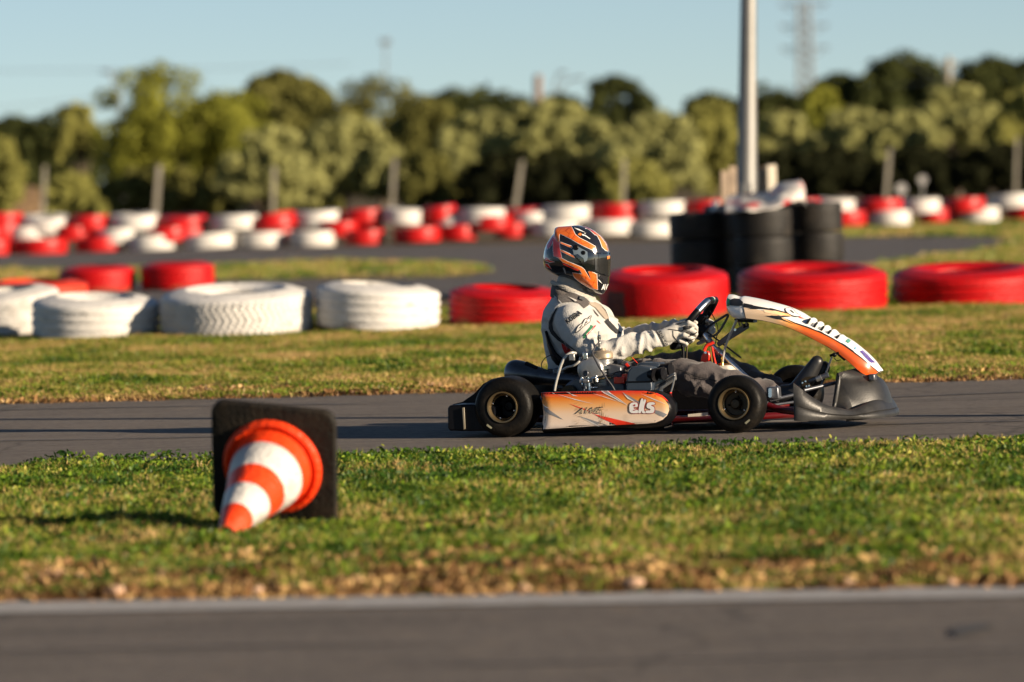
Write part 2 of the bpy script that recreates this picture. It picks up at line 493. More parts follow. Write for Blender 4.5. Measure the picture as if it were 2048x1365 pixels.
C_mid = colln("mid_grass", [("clump", blades(rg, 17, .075, .012, .05, .0055, 1.1), M_mid) for _ in range(4)] + [("sprig", leaves(rg, 14, .08, .035, .015), M_mid) for _ in range(2)])
C_far = colln("far_grass", [("clump", blades(rg, 24, .16, .03, .075, .014), M_mid) for _ in range(3)])
C_dry = colln("dry_litter", [("litter", leaves(rg, 9, .06, .018, .014, .6), M_dry) for _ in range(4)] + [("clump", blades(rg, 8, .05, .012, .035, .005, 1.6), M_dry) for _ in range(2)])
def scatter(name, label, px, coll, dens, smin, smax, seed, clump=1.2, cut=.0, z=.0):
    P = [at(x, y) for x, y in px]
    me = bpy.data.meshes.new(name)
    res = delaunay_2d_cdt([V((p.x, p.y)) for p in P], [], [list(range(len(P)))], 1, 1e-4)
    me.from_pydata([(v.x, v.y, z) for v in res[0]], [], res[2])
    o = link(bpy.data.objects.new(name, me)); tag(o, label, kind="stuff")
    ng = bpy.data.node_groups.new(name, 'GeometryNodeTree')
    ng.interface.new_socket("Geometry", in_out='INPUT', socket_type='NodeSocketGeometry')
    ng.interface.new_socket("Geometry", in_out='OUTPUT', socket_type='NodeSocketGeometry')
    n, l = ng.nodes, ng.links
    gi, go = n.new("NodeGroupInput"), n.new("NodeGroupOutput")
    di = n.new("GeometryNodeDistributePointsOnFaces"); di.inputs["Density"].default_value = dens; di.inputs["Seed"].default_value = seed
    ci = n.new("GeometryNodeCollectionInfo"); ci.inputs[0].default_value = coll; ci.inputs[1].default_value = True; ci.inputs[2].default_value = True
    ip = n.new("GeometryNodeInstanceOnPoints"); ip.inputs["Pick Instance"].default_value = True
    rv = n.new("FunctionNodeRandomValue"); rv.data_type = 'FLOAT_VECTOR'
    rv.inputs[0].default_value, rv.inputs[1].default_value = (-.15, -.15, 0), (.15, .15, 6.283)
    rs = n.new("FunctionNodeRandomValue"); rs.data_type = 'FLOAT'
    rs.inputs[2].default_value, rs.inputs[3].default_value = smin, smax; rs.inputs["Seed"].default_value = seed + 5
    tx = n.new("ShaderNodeTexNoise"); tx.inputs["Scale"].default_value = clump; tx.inputs["Detail"].default_value = 3
    po = n.new("GeometryNodeInputPosition"); l.new(po.outputs[0], tx.inputs["Vector"])
    mr = n.new("ShaderNodeMapRange"); mr.inputs[1].default_value, mr.inputs[2].default_value, mr.inputs[3].default_value, mr.inputs[4].default_value = .32, .68, .4, 1.35
    l.new(tx.outputs[0], mr.inputs[0])
    mu = n.new("ShaderNodeMath"); mu.operation = 'MULTIPLY'
    l.new(rs.outputs[1], mu.inputs[0]); l.new(mr.outputs[0], mu.inputs[1])
    l.new(gi.outputs[0], di.inputs[0]); l.new(di.outputs[0], ip.inputs[0]); l.new(ci.outputs[0], ip.inputs["Instance"])
    l.new(rv.outputs[0], ip.inputs["Rotation"]); l.new(mu.outputs[0], ip.inputs["Scale"])
    if cut > 0:
        cmp_ = n.new("ShaderNodeMath"); cmp_.operation = 'GREATER_THAN'; cmp_.inputs[1].default_value = cut
        t2 = n.new("ShaderNodeTexNoise"); t2.inputs["Scale"].default_value = clump * 2.3; t2.inputs["Detail"].default_value = 4
        ad = n.new("ShaderNodeVectorMath"); ad.inputs[1].default_value = (31, 17, 5); l.new(po.outputs[0], ad.inputs[0]); l.new(ad.outputs[0], t2.inputs["Vector"])
        l.new(t2.outputs[0], cmp_.inputs[0]); l.new(cmp_.outputs[0], ip.inputs["Selection"])
    l.new(ip.outputs[0], go.inputs[0])
    o.modifiers.new("scatter", 'NODES').node_group = ng
    return o
def strip(pa, pb, qa, qb, l_=-1300, r_=3300):
    return [ext(pa, pb, l_), ext(pa, pb, r_), ext(qa, qb, r_), ext(qa, qb, l_)]
def mid(p, q, t): return (p[0] + (q[0] - p[0]) * t, p[1] + (q[1] - p[1]) * t)
E0, E1 = (0, 1165), (2048, 1128)
scatter("grass", "short mown grass of the verge in the foreground", strip(E0, E1, (0, 941), (2048, 891)), C_near, 2300, .5, 1.25, 1, 2.6, cut=.36)
scatter("dry_litter", "brown dry leaves and stalks along the white line", strip(A0, A1, (0, 1120), (2048, 1085)), C_dry, 700, .7, 1.5, 2, 2.5, cut=.42)
scatter("sparse_grass", "thin grass tufts in the brown margin of the near road", strip((0, 1208), (2048, 1177), E0, E1), C_near, 800, .6, 1.2, 3, 2.2, cut=.5)
scatter("weeds", "low leafy weeds at the near edge of the kart track", strip((0, 1000), (2048, 948), (0, 937), (2048, 887)), C_weed, 520, .4, 1.05, 4, 1.7, cut=.40)
scatter("track_grass", "patchy grass between the kart track and the tyre row", [ext((0, 806), (2048, 757), -1100), ext((0, 806), (2048, 757), 3100), (3100, 560), (-1100, 668)], C_mid, 680, .55, 1.1, 5, .9)
scatter("track_litter", "brown dirt and dry stalks along the far edge of the kart track", strip((0, 812), (2048, 762), (0, 790), (2048, 740), -1100, 3100), C_dry, 170, .7, 1.4, 6, 1.5, cut=.4)
scatter("island_grass", "olive green grass on the island inside the far bend", [(-300, 580), (-300, 551), (0, 543), (430, 532), (800, 526), (930, 530), (985, 545), (930, 555), (700, 560), (430, 562), (0, 573)], C_far, 26, .7, 1.2, 7, .3)
scatter("far_verge", "green grass in front of the far tyre wall", [(1350, 470), (1700, 474), (1900, 471), (2000, 474), (2040, 484), (2500, 470), (2500, 432), (1350, 452)], C_far, 16, .8, 1.4, 8, .3)
scatter("bend_grass", "dry grass inside the right end of the far bend", [(2030, 489), (1970, 502), (1860, 518), (1760, 533), (1690, 543), (1690, 590), (2500, 560), (2500, 478)], C_far, 30, .7, 1.2, 9, .35)
# ================================================================ TREES
def leaf_mat(name, c, trans=.3):
    c = tuple(q * 1.2 for q in c)
    m = bpy.data.materials.new(name); m.use_nodes = True
    n, l = m.node_tree.nodes, m.node_tree.links
    n.remove(n["Principled BSDF"])
    g_ = n.new("ShaderNodeNewGeometry")
    t = n.new("ShaderNodeTexNoise"); t.inputs["Scale"].default_value = .9; t.inputs["Detail"].default_value = 3
    l.new(g_.outputs["Position"], t.inputs["Vector"])
    ad = n.new("ShaderNodeMath"); ad.operation = 'MULTIPLY_ADD'; ad.inputs[1].default_value = .55
    l.new(g_.outputs["Random Per Island"], ad.inputs[0]); l.new(t.outputs[0], ad.inputs[2])
    cr = n.new("ShaderNodeValToRGB")
    cr.color_ramp.elements[0].position, cr.color_ramp.elements[0].color = .35, (*[q * .7 for q in c], 1)
    cr.color_ramp.elements[1].position, cr.color_ramp.elements[1].color = 1.2, (c[0] * 1.28, c[1] * 1.24, c[2] * 1.15, 1)
    cr.color_ramp.elements[1].position = 1.0
    l.new(ad.outputs[0], cr.inputs[0])
    d = n.new("ShaderNodeBsdfDiffuse"); tr = n.new("ShaderNodeBsdfTranslucent"); mx = n.new("ShaderNodeMixShader")
    mx.inputs[0].default_value = trans
    l.new(cr.outputs[0], d.inputs[0]); l.new(cr.outputs[0], tr.inputs[0])
    l.new(d.outputs[0], mx.inputs[1]); l.new(tr.outputs[0], mx.inputs[2]); l.new(mx.outputs[0], n["Material Output"].inputs[0])
    return m
LM = dict(olive=leaf_mat("olive_leaves", (.24, .245, .10), .25), green=leaf_mat("poplar_leaves", (.18, .19, .034), .35), pine=leaf_mat("pine_needles", (.042, .050, .018), .15),
          brown=leaf_mat("bronze_leaves", (.115, .115, .036), .25), dark=leaf_mat("shade_dark_leaves", (.016, .018, .009), .1), khaki=leaf_mat("khaki_leaves", (.20, .20, .06), .25))  # dark: near-black leaves paint the shade under the olive crowns
M_bark = mat("bark", (.09, .065, .045), .9, var=.4, scale=6, bump=.6, bscale=12)
def leaf_mesh(name, C, Rr_, n, size, rs, asp=.45, m=None, flat=.0):
    C, Rr_ = np.asarray(C, float), np.asarray(Rr_, float)
    w_ = Rr_[:, 0] * Rr_[:, 2]; w_ = w_ / w_.sum()
    k = rs.choice(len(C), n, p=w_)
    d = rs.normal(size=(n, 3)); d /= np.linalg.norm(d, axis=1)[:, None]
    pos = C[k] + d * Rr_[k] * rs.uniform(.62, 1.12, (n, 1))
    nr = d + rs.normal(size=(n, 3)) * .55; nr[:, 2] += .25
    nr /= np.linalg.norm(nr, axis=1)[:, None]
    u = np.cross(nr, rs.normal(size=(n, 3))); u /= np.linalg.norm(u, axis=1)[:, None]
    v = np.cross(nr, u)
    s = size * rs.uniform(.6, 1.4, (n, 1))
    u, v = u * s, v * s * asp
    vs_ = np.stack([pos - u, pos - v * .9, pos + u, pos + v * .9], 1).reshape(-1, 3)
    me = bpy.data.meshes.new(name)
    me.vertices.add(4 * n); me.vertices.foreach_set("co", vs_.ravel())
    me.loops.add(4 * n); me.loops.foreach_set("vertex_index", np.arange(4 * n, dtype=np.int32))
    me.polygons.add(n); me.polygons.foreach_set("loop_start", np.arange(0, 4 * n, 4, dtype=np.int32))
    me.materials.append(m); me.update(calc_edges=True); me.validate()
    return me
def tree(name, label, cat, kind, cx, wpx, top, D, group, low=.22, n=3600, leaf=.15, seed=None, lobes=34):
    rs = np.random.RandomState(seed if seed is not None else int(cx * 7 + top * 13 + D) % 100000)
    base = gnd(cx, D)
    H = atD(cx, top, D).z
    W = wpx * 1.2 * D / F_PX / 2
    root = empty(name, base, label, cat, group)
    zc, hz = H * (1 + low) / 2, H * (1 - low) / 2
    C, RR = [], []
    subs = [(rs.uniform(-.2, .2) * W, 1.0, .74)] + [(sg * rs.uniform(.30, .62) * W, rs.uniform(.78, .96), rs.uniform(.38, .55)) for sg in (-1, 1, -1, 1)[:2 if wpx < 150 else 4]]
    for i in range(lobes):
        for _ in range(50):
            q = rs.uniform(-1, 1, 3)
            if .12 < q @ q < 1: break
        ox, tf, wf = subs[rs.randint(len(subs))]
        top_, w2 = H * tf, W * wf
        z0, h2 = (H * low + top_) / 2, (top_ - H * low) / 2
        r_ = rs.uniform(.10, .24) * min(W, hz)
        c = np.array([ox + q[0] * max(.1, w2 - r_ * .8), q[1] * (W * .7 - r_ * .8), z0 + q[2] * max(.1, h2 - r_ * .9)])
        C.append(c); RR.append([r_ * rs.uniform(.8, 1.35), r_, r_ * rs.uniform(.8, 1.5)])
    ox = subs[0][0]
    for dx, dz, r_ in ((0, .20, .26), (-.32, .27, .22), (.30, .29, .24), (-.1, .34, .26)): C.append(np.array([ox + dx * W, 0, H - min(W, hz) * dz])); RR.append([min(W, hz) * r_ * 1.15, W * .22, min(W, hz) * r_ * .8])
    C.append(np.array([0, 0, zc])); RR.append([W * .5, W * .35, hz * .55])
    me = leaf_mesh(name + "_crown", C, RR, n, leaf, rs, m=LM[kind])
    link(bpy.data.objects.new("crown", me), root)
    t = MB(); tr = max(.06, H * .022)
    top_z = zc + hz * .2
    t.tube([(0, 0, -.05), (tr * .6, 0, H * .12), (-tr * .5, .05, H * .3), (tr * .4, 0, top_z)], [tr * 1.5, tr, tr * .85, tr * .3], 7, smooth=1)
    for c in C[:7]:
        z0 = H * rs.uniform(.12, .35)
        t.tube([(0, 0, z0), (c[0] * .4, c[1] * .4, z0 + (c[2] - z0) * .55), tuple(c)], [tr * .6, tr * .4, tr * .12], 5, smooth=1)
    t.build("trunk", M_bark, root)
    return root
def seed0(x): return (x * 12.9898) % 6.28
GT = "trees and shrubs behind the far tyre wall"
TT = [
 ("olive_bush", "yellowish olive bush cut off by the left edge of the photo", "bush", "khaki", -18, 130, 268, 148, .02),
 ("pine_tree", "dark blue green pine far off at the left edge, top just over the olive bush", "tree", "pine", 20, 150, 232, 235, .1),
 ("dark_tree", "dark tree left of the tall pale green tree, with a lighter olive top before it", "tree", "pine", 118, 190, 225, 176, .05),
 ("olive_tree", "pale olive crown rising in front of the dark tree left of the tall green tree", "tree", "khaki", 168, 110, 205, 172, .5),
 ("olive_bush", "small round olive bush just right of the leftmost concrete post", "bush", "khaki", 152, 130, 343, 138, .02),
 ("poplar_tree", "tallest pale green tree in the left half, with hanging foliage", "tree", "green", 360, 290, 121, 165, .16),
 ("poplar_tree", "lower pale green tree leaning against the right side of the tallest one", "tree", "green", 478, 160, 182, 168, .2),
 ("broad_tree", "bronze green tree rising right of the tall pale green pair", "tree", "brown", 590, 200, 140, 200, .2),
 ("olive_tree", "grey green olive in front of the post between the tall green and bronze trees", "tree", "olive", 525, 195, 252, 149, .12),
 ("olive_tree", "broad sunlit olive left of the middle of the treeline, below the bronze trees", "tree", "olive", 690, 215, 230, 151, .08),
 ("broad_tree", "wide bronze green tree behind the broad sunlit olive", "tree", "brown", 765, 240, 147, 192, .15),
 ("broad_tree", "lower bronze tree sloping down towards the far dark pines", "tree", "brown", 850, 170, 192, 178, .12),
 ("dark_shrub", "dull dark olive shrub between the broad sunlit olive and the dark shade shrubs", "bush", "brown", 868, 150, 300, 150, .0),
 ("pine_tree", "far dark pine low on the skyline left of the thin wooden mast", "tree", "pine", 900, 170, 176, 262, .1),
 ("pine_tree", "far dark pine right behind the foot of the thin mast", "tree", "pine", 1030, 170, 182, 258, .1),
 ("pine_tree", "rounded dark pine under the curved double street lamp", "tree", "pine", 1235, 150, 150, 262, .1),
 ("pine_tree", "small dark pine between the mast and the rounded pine", "tree", "pine", 1140, 130, 186, 258, .1),
 ("pine_tree", "low dark pine on the skyline just left of the tall lamp post", "tree", "pine", 1440, 150, 184, 262, .1),
 ("olive_tree", "sunlit olive over the left end of the dark shade shrubs", "tree", "olive", 975, 190, 218, 156, .3),
 ("olive_tree", "wide pale olive above the middle of the dark shade shrubs", "tree", "olive", 1125, 260, 198, 156, .38),
 ("dark_shrub", "added shrub coloured as the dark shade under the wide pale olive", "bush", "dark", 1050, 270, 296, 147, .0),
 ("dark_shrub", "added shrub coloured as dark shade right of the leaning concrete post", "bush", "dark", 1170, 160, 310, 147, .0),
 ("olive_tree", "round olive with a shaded left side behind the driver's hands and post", "tree", "olive", 1312, 190, 220, 151, .1),
 ("olive_bush", "low dull olive bush at the foot of the round olive", "bush", "khaki", 1275, 170, 318, 146, .02),
 ("olive_tree", "narrow olive close to the left side of the tall lamp post", "tree", "khaki", 1425, 130, 198, 158, .1),
 ("olive_tree", "pale olive seen just right of the tall lamp post", "tree", "olive", 1560, 150, 222, 154, .36),
 ("poplar_tree", "green tree top poking up between lamp post and pylon foot", "tree", "green", 1632, 105, 172, 176, .45),
 ("olive_tree", "low pale olive right under the pylon", "tree", "olive", 1690, 170, 214, 154, .36),
 ("olive_tree", "pale olive in the right hand row below the big dark pine", "tree", "olive", 1800, 200, 222, 153, .38),
 ("olive_tree", "tall pale olive at the foot of the utility pole", "tree", "olive", 1915, 190, 164, 165, .36),
 ("olive_tree", "olive cut off by the right edge of the photo", "tree", "khaki", 2040, 160, 178, 160, .36),
 ("pine_tree", "dark pine just right of the tall lamp post, far off", "tree", "pine", 1555, 160, 180, 262, .1),
 ("pine_tree", "largest dark umbrella pine on the right skyline", "tree", "pine", 1810, 230, 104, 232, .1),
 ("pine_tree", "dark pine stepping down to the left of the largest umbrella pine", "tree", "pine", 1700, 140, 146, 232, .1),
 ("pine_tree", "dark pine on the skyline right of the utility pole", "tree", "pine", 1965, 190, 112, 234, .1),
 ("pine_tree", "dark pine cut by the right edge of the photo, above the olives", "tree", "pine", 2090, 150, 108, 234, .1),
 ("dark_shrub", "added shrub coloured as dark shade behind the lamp post foot", "bush", "dark", 1560, 210, 296, 147, .0),
 ("dark_shrub", "added shrub coloured as dark shade left of the right hand leaning post", "bush", "dark", 1700, 200, 290, 147, .0),
 ("dark_shrub", "added shrub coloured as dark shade right of the right hand leaning post", "bush", "dark", 1850, 210, 288, 147, .0),
 ("dark_shrub", "added shrub coloured as dark shade at the right edge behind the white tyre", "bush", "dark", 2010, 220, 285, 147, .0),
 ("dark_shrub", "bronze green shrub under the tall pale green tree", "bush", "brown", 330, 260, 325, 152, .0),
 ("dark_shrub", "bronze green shrub between the left olive and the broad olive", "bush", "brown", 600, 150, 320, 155, .0),
]
for (nm, lb, ct, kd, cx, wp, tp, D, lo) in TT:
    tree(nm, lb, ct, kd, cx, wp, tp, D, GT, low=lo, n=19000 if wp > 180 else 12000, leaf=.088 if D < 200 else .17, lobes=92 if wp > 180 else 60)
# the wood behind everything reads as one dark mass
rs = np.random.RandomState(5)
C, RR = [], []
for x in range(-700, 2800, 34):
    D = rs.uniform(285, 330); h = atD(x, 232 + 26 * math.sin(x * .011) + rs.uniform(-14, 14) - (x - 1024) * .03, D).z
    b = gnd(x, D)
    for z in np.arange(.5, h, 1.1):
        C.append([b.x + rs.uniform(-.4, .4), D, z]); RR.append([1.0, .9, .9])
tag(link(bpy.data.objects.new("far_wood", leaf_mesh("far_wood", C, RR, 26000, .36, rs, m=LM["pine"], asp=.6))), "far dark wood closing the view behind the trees", kind="stuff")
# brown bank on the left
def bank(px, wpx, top, D, name, label, m):
    b = gnd(px, D); h = atD(px, top, D).z; w_ = wpx * D / F_PX / 2
    mb = MB(); rings = []
    for i in range(13):
        t = i / 12 * 2 - 1; s = max(.03, (1 - abs(t) ** 2.4)) * h
        rings.append([V((b.x + t * w_, b.y + math.cos(a) * 1.6, max(-.05, math.sin(a) * s * (1 + .12 * noise.noise(V((t * 5, a * 2, 1))))))) for a in [math.pi * k / 10 for k in range(11)]])
    mb.loft(rings, closed=False, cap=False)
    tag(mb.build(name, m), label, kind="structure")
bank(40, 260, 372, 158, "earth_bank", "brown bare earth bank at the left behind the tyre wall", ground_mat("bare_earth", [(.16, .10, .055), (.22, .14, .075), (.10, .07, .035)], .8))
bank(420, 300, 398, 162, "earth_bank", "low brown earth bank under the tall green tree", bpy.data.materials["bare_earth"])

# ================================================================ POSTS, POLES, WIRES
M_conc = mat("weathered_concrete", (.22, .20, .16), .85, var=.25, scale=5, bump=.4, bscale=40, dirt=(.16, .14, .10), dirt_amt=.5, dirt_scale=4)
M_galv = mat("galvanised_steel", (.18, .178, .17), .5, metal=.55, var=.14, scale=3, bump=.05, bscale=20)
M_wire = mat("cable_black", (.03, .03, .035), .6)
for x0, y0, x1, y1, wd, lab in [(84, 432, 90, 332, .15, "leftmost concrete post, upright beside the small round bush"), (309, 430, 319, 332, .22, "thickest concrete post, before the tall pale green tree"),
        (545, 425, 549, 333, .16, "concrete post in front of the grey green olive left of centre"), (782, 425, 790, 318, .17, "pale concrete post right of the broad sunlit olive"),
        (1027, 430, 1045, 322, .19, "concrete post leaning clearly to the right in front of the dark shade shrubs"), (1246, 420, 1249, 320, .16, "faint concrete post before the round olive"),
        (1770, 405, 1780, 298, .17, "leaning concrete post in front of the dark shade shrubs on the right"), (2031, 395, 2035, 275, .13, "thin concrete post near the right edge of the photo")]:
    D = 128.0
    a, b = gnd(x0, D), atD(x1, y1, D)
    t = MB(); d = (b - a)
    t.loft([[a + d * f + V((sx * wd * .26 * k, sy * wd * .26 * k, 0)) for sx, sy in ((-1, -1), (1, -1), (1, 1), (-1, 1))] for f, k in ((-.02, 1), (.5, .97), (.985, .92), (1, .75))])
    tag(t.build("fence_post", M_conc, smooth=False), lab, "post", "concrete fence posts behind the tyre wall")
# big lamp post inside the black tyre stacks
pb, pt = gnd(1492, 53.0), atD(1499, -260, 53.0)
lp = empty("lamp_post", pb, "tall grey steel lamp post rising out of the black tyre stacks", "lamp post")
dv = pt - pb
m_ = MB(); m_.tube([V((0, 0, 0)), dv * .3, dv * .7, dv], [.105, .092, .074, .062], 20); m_.build("pole", M_galv, lp)
m_ = MB(); m_.box((0, 0, .012), (.36, .36, .024)); m_.build("base_plate", M_galv, lp, bevel=.004)
m_ = MB(); m_.box(dv * .22 + V((0, -.088, 0)), (.09, .02, .3)); m_.build("access_door", M_galv, lp, bevel=.004)
m_ = MB()
m_.tube([dv, dv + V((.3, -.2, .15)), dv + V((1.0, -.7, .22))], [.04, .035, .03], 10, smooth=1); m_.build("arm", M_galv, lp)
m_ = MB(); m_.box(dv + V((1.25, -.88, .22)), (.55, .26, .1), Matrix.Rotation(R(-35), 3, 'Z')); m_.build("lamp_head", M_galv, lp, bevel=.03)
# the lamp post outside the right edge whose shadow lies across the track
_a, _b = at(1870, 836), at(60, 842); _d = (_a - _b).normalized(); _f = _a + _d * 3.6
lo_ = empty("lamp_post", V((_f.x, _f.y, 0)), "slim steel lamp post outside the right edge, casting the thin shadow line on the track", "lamp post")
t = MB(); t.tube([V((0, 0, 0)), V((0, 0, 4)), V((0, 0, 7.5))], [.075, .065, .05], 14); t.build("pole", M_galv, lo_)
t = MB(); t.box((.2, 0, 7.5), (.6, .2, .09)); t.build("lamp_head", M_galv, lo_, bevel=.02)
# pylon
M_pyl = mat("pylon_steel", (.13, .135, .14), .6, metal=.3, var=.1)
D = 620.0
pb = gnd(1616, D); topz = atD(1614, 2, D).z; ws = 15 * D / F_PX
pr = empty("power_pylon", pb, "grey lattice power pylon far off on the right skyline", "pylon")
leg, br = MB(), MB()
def pw(z): return ws * (1.15 - .5 * z / topz)
for sx, sy in ((-1, -1), (1, -1), (1, 1), (-1, 1)):
    leg.tube([V((sx * pw(0), sy * pw(0), 0)), V((sx * pw(topz), sy * pw(topz), topz))], .16, 5)
N = 16
for i in range(N):
    z0, z1 = topz * i / N, topz * (i + 1) / N
    for (ax, ay), (bx, by) in (((-1, -1), (1, -1)), ((1, -1), (1, 1)), ((1, 1), (-1, 1)), ((-1, 1), (-1, -1))):
        br.tube([V((ax * pw(z0), ay * pw(z0), z0)), V((bx * pw(z1), by * pw(z1), z1))], .09, 4)
        br.tube([V((bx * pw(z0), by * pw(z0), z0)), V((ax * pw(z1), ay * pw(z1), z1))], .09, 4)
leg.build("leg_frame", M_pyl, pr); br.build("lattice", M_pyl, pr)
for f in (.97, .84, .71):
    m_ = MB(); z = topz * f; a_ = ws * 3.2
    m_.tube([V((-a_, 0, z + .3)), V((a_, 0, z + .3))], .11, 5); m_.tube([V((-a_, 0, z + .3)), V((0, 0, z - 1.2)), V((a_, 0, z + .3))], .08, 4)
    m_.build("cross_arm", M_pyl, pr)
# utility pole and masts
def pole(name, label, cat, x0, x1, top, D, r_, m=M_conc):
    a, b = gnd(x0, D), atD(x1, top, D)
    rt = empty(name, a, label, cat)
    t = MB(); t.tube([V((0, 0, 0)), (b - a) * .5, b - a], [r_ * 1.2, r_, r_ * .8], 10); t.build("pole", m, rt)
    return rt, b - a
up, tp = pole("utility_pole", "pale concrete utility pole above the olives on the right", "pole", 1897, 1897, 114, 210, .15)
t = MB(); t.box(tp + V((0, 0, -.25)), (.7, .1, .1)); t.build("cross_arm", M_conc, up)
wm, tp = pole("wooden_mast", "short pinkish mast standing above the olives left of the double street lamp", "mast", 1074, 1076, 150, 200, .17, mat("pinkish_wood", (.17, .115, .085), .8, var=.2))  # pinkish brown wood with slight random tone
t = MB(); t.box(tp + V((0, 0, -.9)), (.5, .1, .09)); t.build("cross_arm", M_conc, wm)
fm, tp = pole("antenna_mast", "faint thin mast with a small head far behind the bronze trees", "mast", 771, 771, 84, 520, .10, M_pyl)
t = MB(); t.box(tp, (.9, .4, .5)); t.build("antenna", M_pyl, fm, bevel=.05)
def arm_lamp(label, x0, top, arms, D, hd):
    a = gnd(x0, D)
    rt = empty("street_lamp", a, label, "street lamp", "street lamps far behind the trees")
    z = atD(x0, top, D).z; k = D / F_PX
    t = MB(); t.tube([V((0, 0, 0)), V((0, 0, z))], [.11, .07], 8); t.build("pole", M_pyl, rt)
    for dx, dz in arms:
        t = MB(); t.tube(catmull([V((0, 0, z - 22 * k)), V((dx * .25 * k, 0, z - 4 * k)), V((dx * .6 * k, 0, z + dz * .8 * k)), V((dx * k, 0, z + dz * k))], 4), .055, 6); t.build("arm", M_pyl, rt)
        t = MB(); t.ball(V((dx * k, 0, z + dz * k)), 1, 6, sc=(hd * k, hd * .5 * k, hd * .3 * k)); t.build("lamp_head", M_pyl, rt)
arm_lamp("curved double arm street lamp far off above the centre of the treeline", 1104, 188, [(28, 42), (62, 30)], 300, 10)
arm_lamp("street lamp head on a bent arm left of the tall pale green tree", 246, 182, [(-26, 40)], 300, 12)
for lab, x0, y0, x1, y1, D0, D1, sg in [("upper power line running right across the pines to the edge", 1480, 172, 2400, 140, 300, 210, 6), ("lower power line crossing the big umbrella pine", 1480, 178, 1897, 160, 300, 210, 4),
        ("faint power line low across the sky at the left", -300, 236, 420, 170, 420, 520, 5), ("faint power line higher across the sky at the left", -300, 140, 700, 128, 420, 560, 5), ("stay wire slanting down to the utility pole", 1790, 112, 1895, 172, 214, 210, 0)]:
    a, b = atD(x0, y0, D0), atD(x1, y1, D1)
    t = MB(); t.tube([a.lerp(b, i / 14) - V((0, 0, sg * .06 * math.sin(math.pi * i / 14))) for i in range(15)], .022 if D0 < 330 else .03, 5)
    tag(t.build("power_line", M_wire if 'stay' not in lab else M_galv), lab, "cable", "power lines")
# two small round signs behind the far tyres
M_disc = mat("white_disc", (.28, .27, .26), .5, var=.06)
for px, py, r_, lab in [(1803, 378, 11, "larger white round marker sign behind the far red tyre"), (1845, 360, 9, "smaller grey white round marker sign, higher, behind the far white tyre")]:
    D = 112.0; c = atD(px, py, D); b = gnd(px, D); k = D / F_PX
    rt = empty("marker_sign", b, lab, "sign", "round marker signs")
    t = MB(); t.lathe([(.001, -.015), (r_ * k, -.015), (r_ * k, .015), (.001, .015)], c - b, 'Y', 24); t.build("disc", M_disc, rt)
    t = MB(); t.tube([V((0, .03, 0)), V((c.x - b.x, .03, c.z - r_ * k * .3))], .018, 8); t.build("post", M_galv, rt)
# ================================================================ TYRES
def paint_mat(name, c, rough, dirt, amt, coat=0.0, chip=.595):
    """old paint on rubber: dirt blotches, chips down to the black, mud splashed up from the ground"""
    m = mat(name, c, rough, spec=.2, var=.09, scale=4, bump=.45, bscale=45, dirt=dirt, dirt_amt=amt, dirt_scale=3.2, coat=coat)
    n, l = m.node_tree.nodes, m.node_tree.links
    p = n["Principled BSDF"]; cur = p.inputs["Base Color"].links[0].from_socket
    tc = n.new("ShaderNodeTexCoord")
    def layer(cur, fac, colr):
        x = n.new("ShaderNodeMix"); x.data_type = 'RGBA'; l.new(fac, x.inputs[0]); l.new(cur, x.inputs[6]); x.inputs[7].default_value = (*colr, 1); return x.outputs[2]
    mp = n.new("ShaderNodeMapping"); mp.inputs["Scale"].default_value = (1, 1, 3.2); l.new(tc.outputs["Object"], mp.inputs[0])
    t = n.new("ShaderNodeTexNoise"); t.inputs["Scale"].default_value = 9; t.inputs["Detail"].default_value = 9; t.inputs["Roughness"].default_value = .72; l.new(mp.outputs[0], t.inputs["Vector"])
    r_ = n.new("ShaderNodeMapRange"); r_.inputs[1].default_value, r_.inputs[2].default_value, r_.inputs[4].default_value = chip, chip + .05, .85; l.new(t.outputs[0], r_.inputs[0])
    cur = layer(cur, r_.outputs[0], (.03, .026, .023))
    sx = n.new("ShaderNodeSeparateXYZ"); l.new(tc.outputs["Object"], sx.inputs[0])
    t2 = n.new("ShaderNodeTexNoise"); t2.inputs["Scale"].default_value = 6; t2.inputs["Detail"].default_value = 8; l.new(tc.outputs["Object"], t2.inputs["Vector"])
    mu = n.new("ShaderNodeMath"); mu.operation = 'MULTIPLY_ADD'; mu.inputs[1].default_value = -5.0; l.new(sx.outputs[2], mu.inputs[0]); l.new(t2.outputs[0], mu.inputs[2])
    r2 = n.new("ShaderNodeMapRange"); r2.inputs[1].default_value, r2.inputs[2].default_value, r2.inputs[4].default_value = .08, .36, .75; l.new(mu.outputs[0], r2.inputs[0])
    cur = layer(cur, r2.outputs[0], (.16, .105, .055))
    l.new(cur, p.inputs["Base Color"])
    return m
M_white = paint_mat("white_tyre_paint", (.50, .485, .46), .62, (.30, .22, .15), .12)
M_whiteb = paint_mat("scuffed_white_paint", (.47, .455, .43), .65, (.22, .18, .14), .32)
M_red = paint_mat("red_tyre_paint", (.36, .003, .004), .45, (.22, .02, .015), .2)
M_redb = paint_mat("faded_red_paint", (.5, .035, .014), .5, (.3, .04, .02), .3)
M_rub = mat("black_rubber", (.008, .007, .006), .6, spec=.3, var=.35, scale=7, bump=.3, bscale=60, dirt=(.04, .032, .024), dirt_amt=.55, dirt_scale=3)
M_bare = mat("bare_brown_rubber", (.075, .038, .026), .8, var=.6, scale=18, bump=.7, bscale=60)
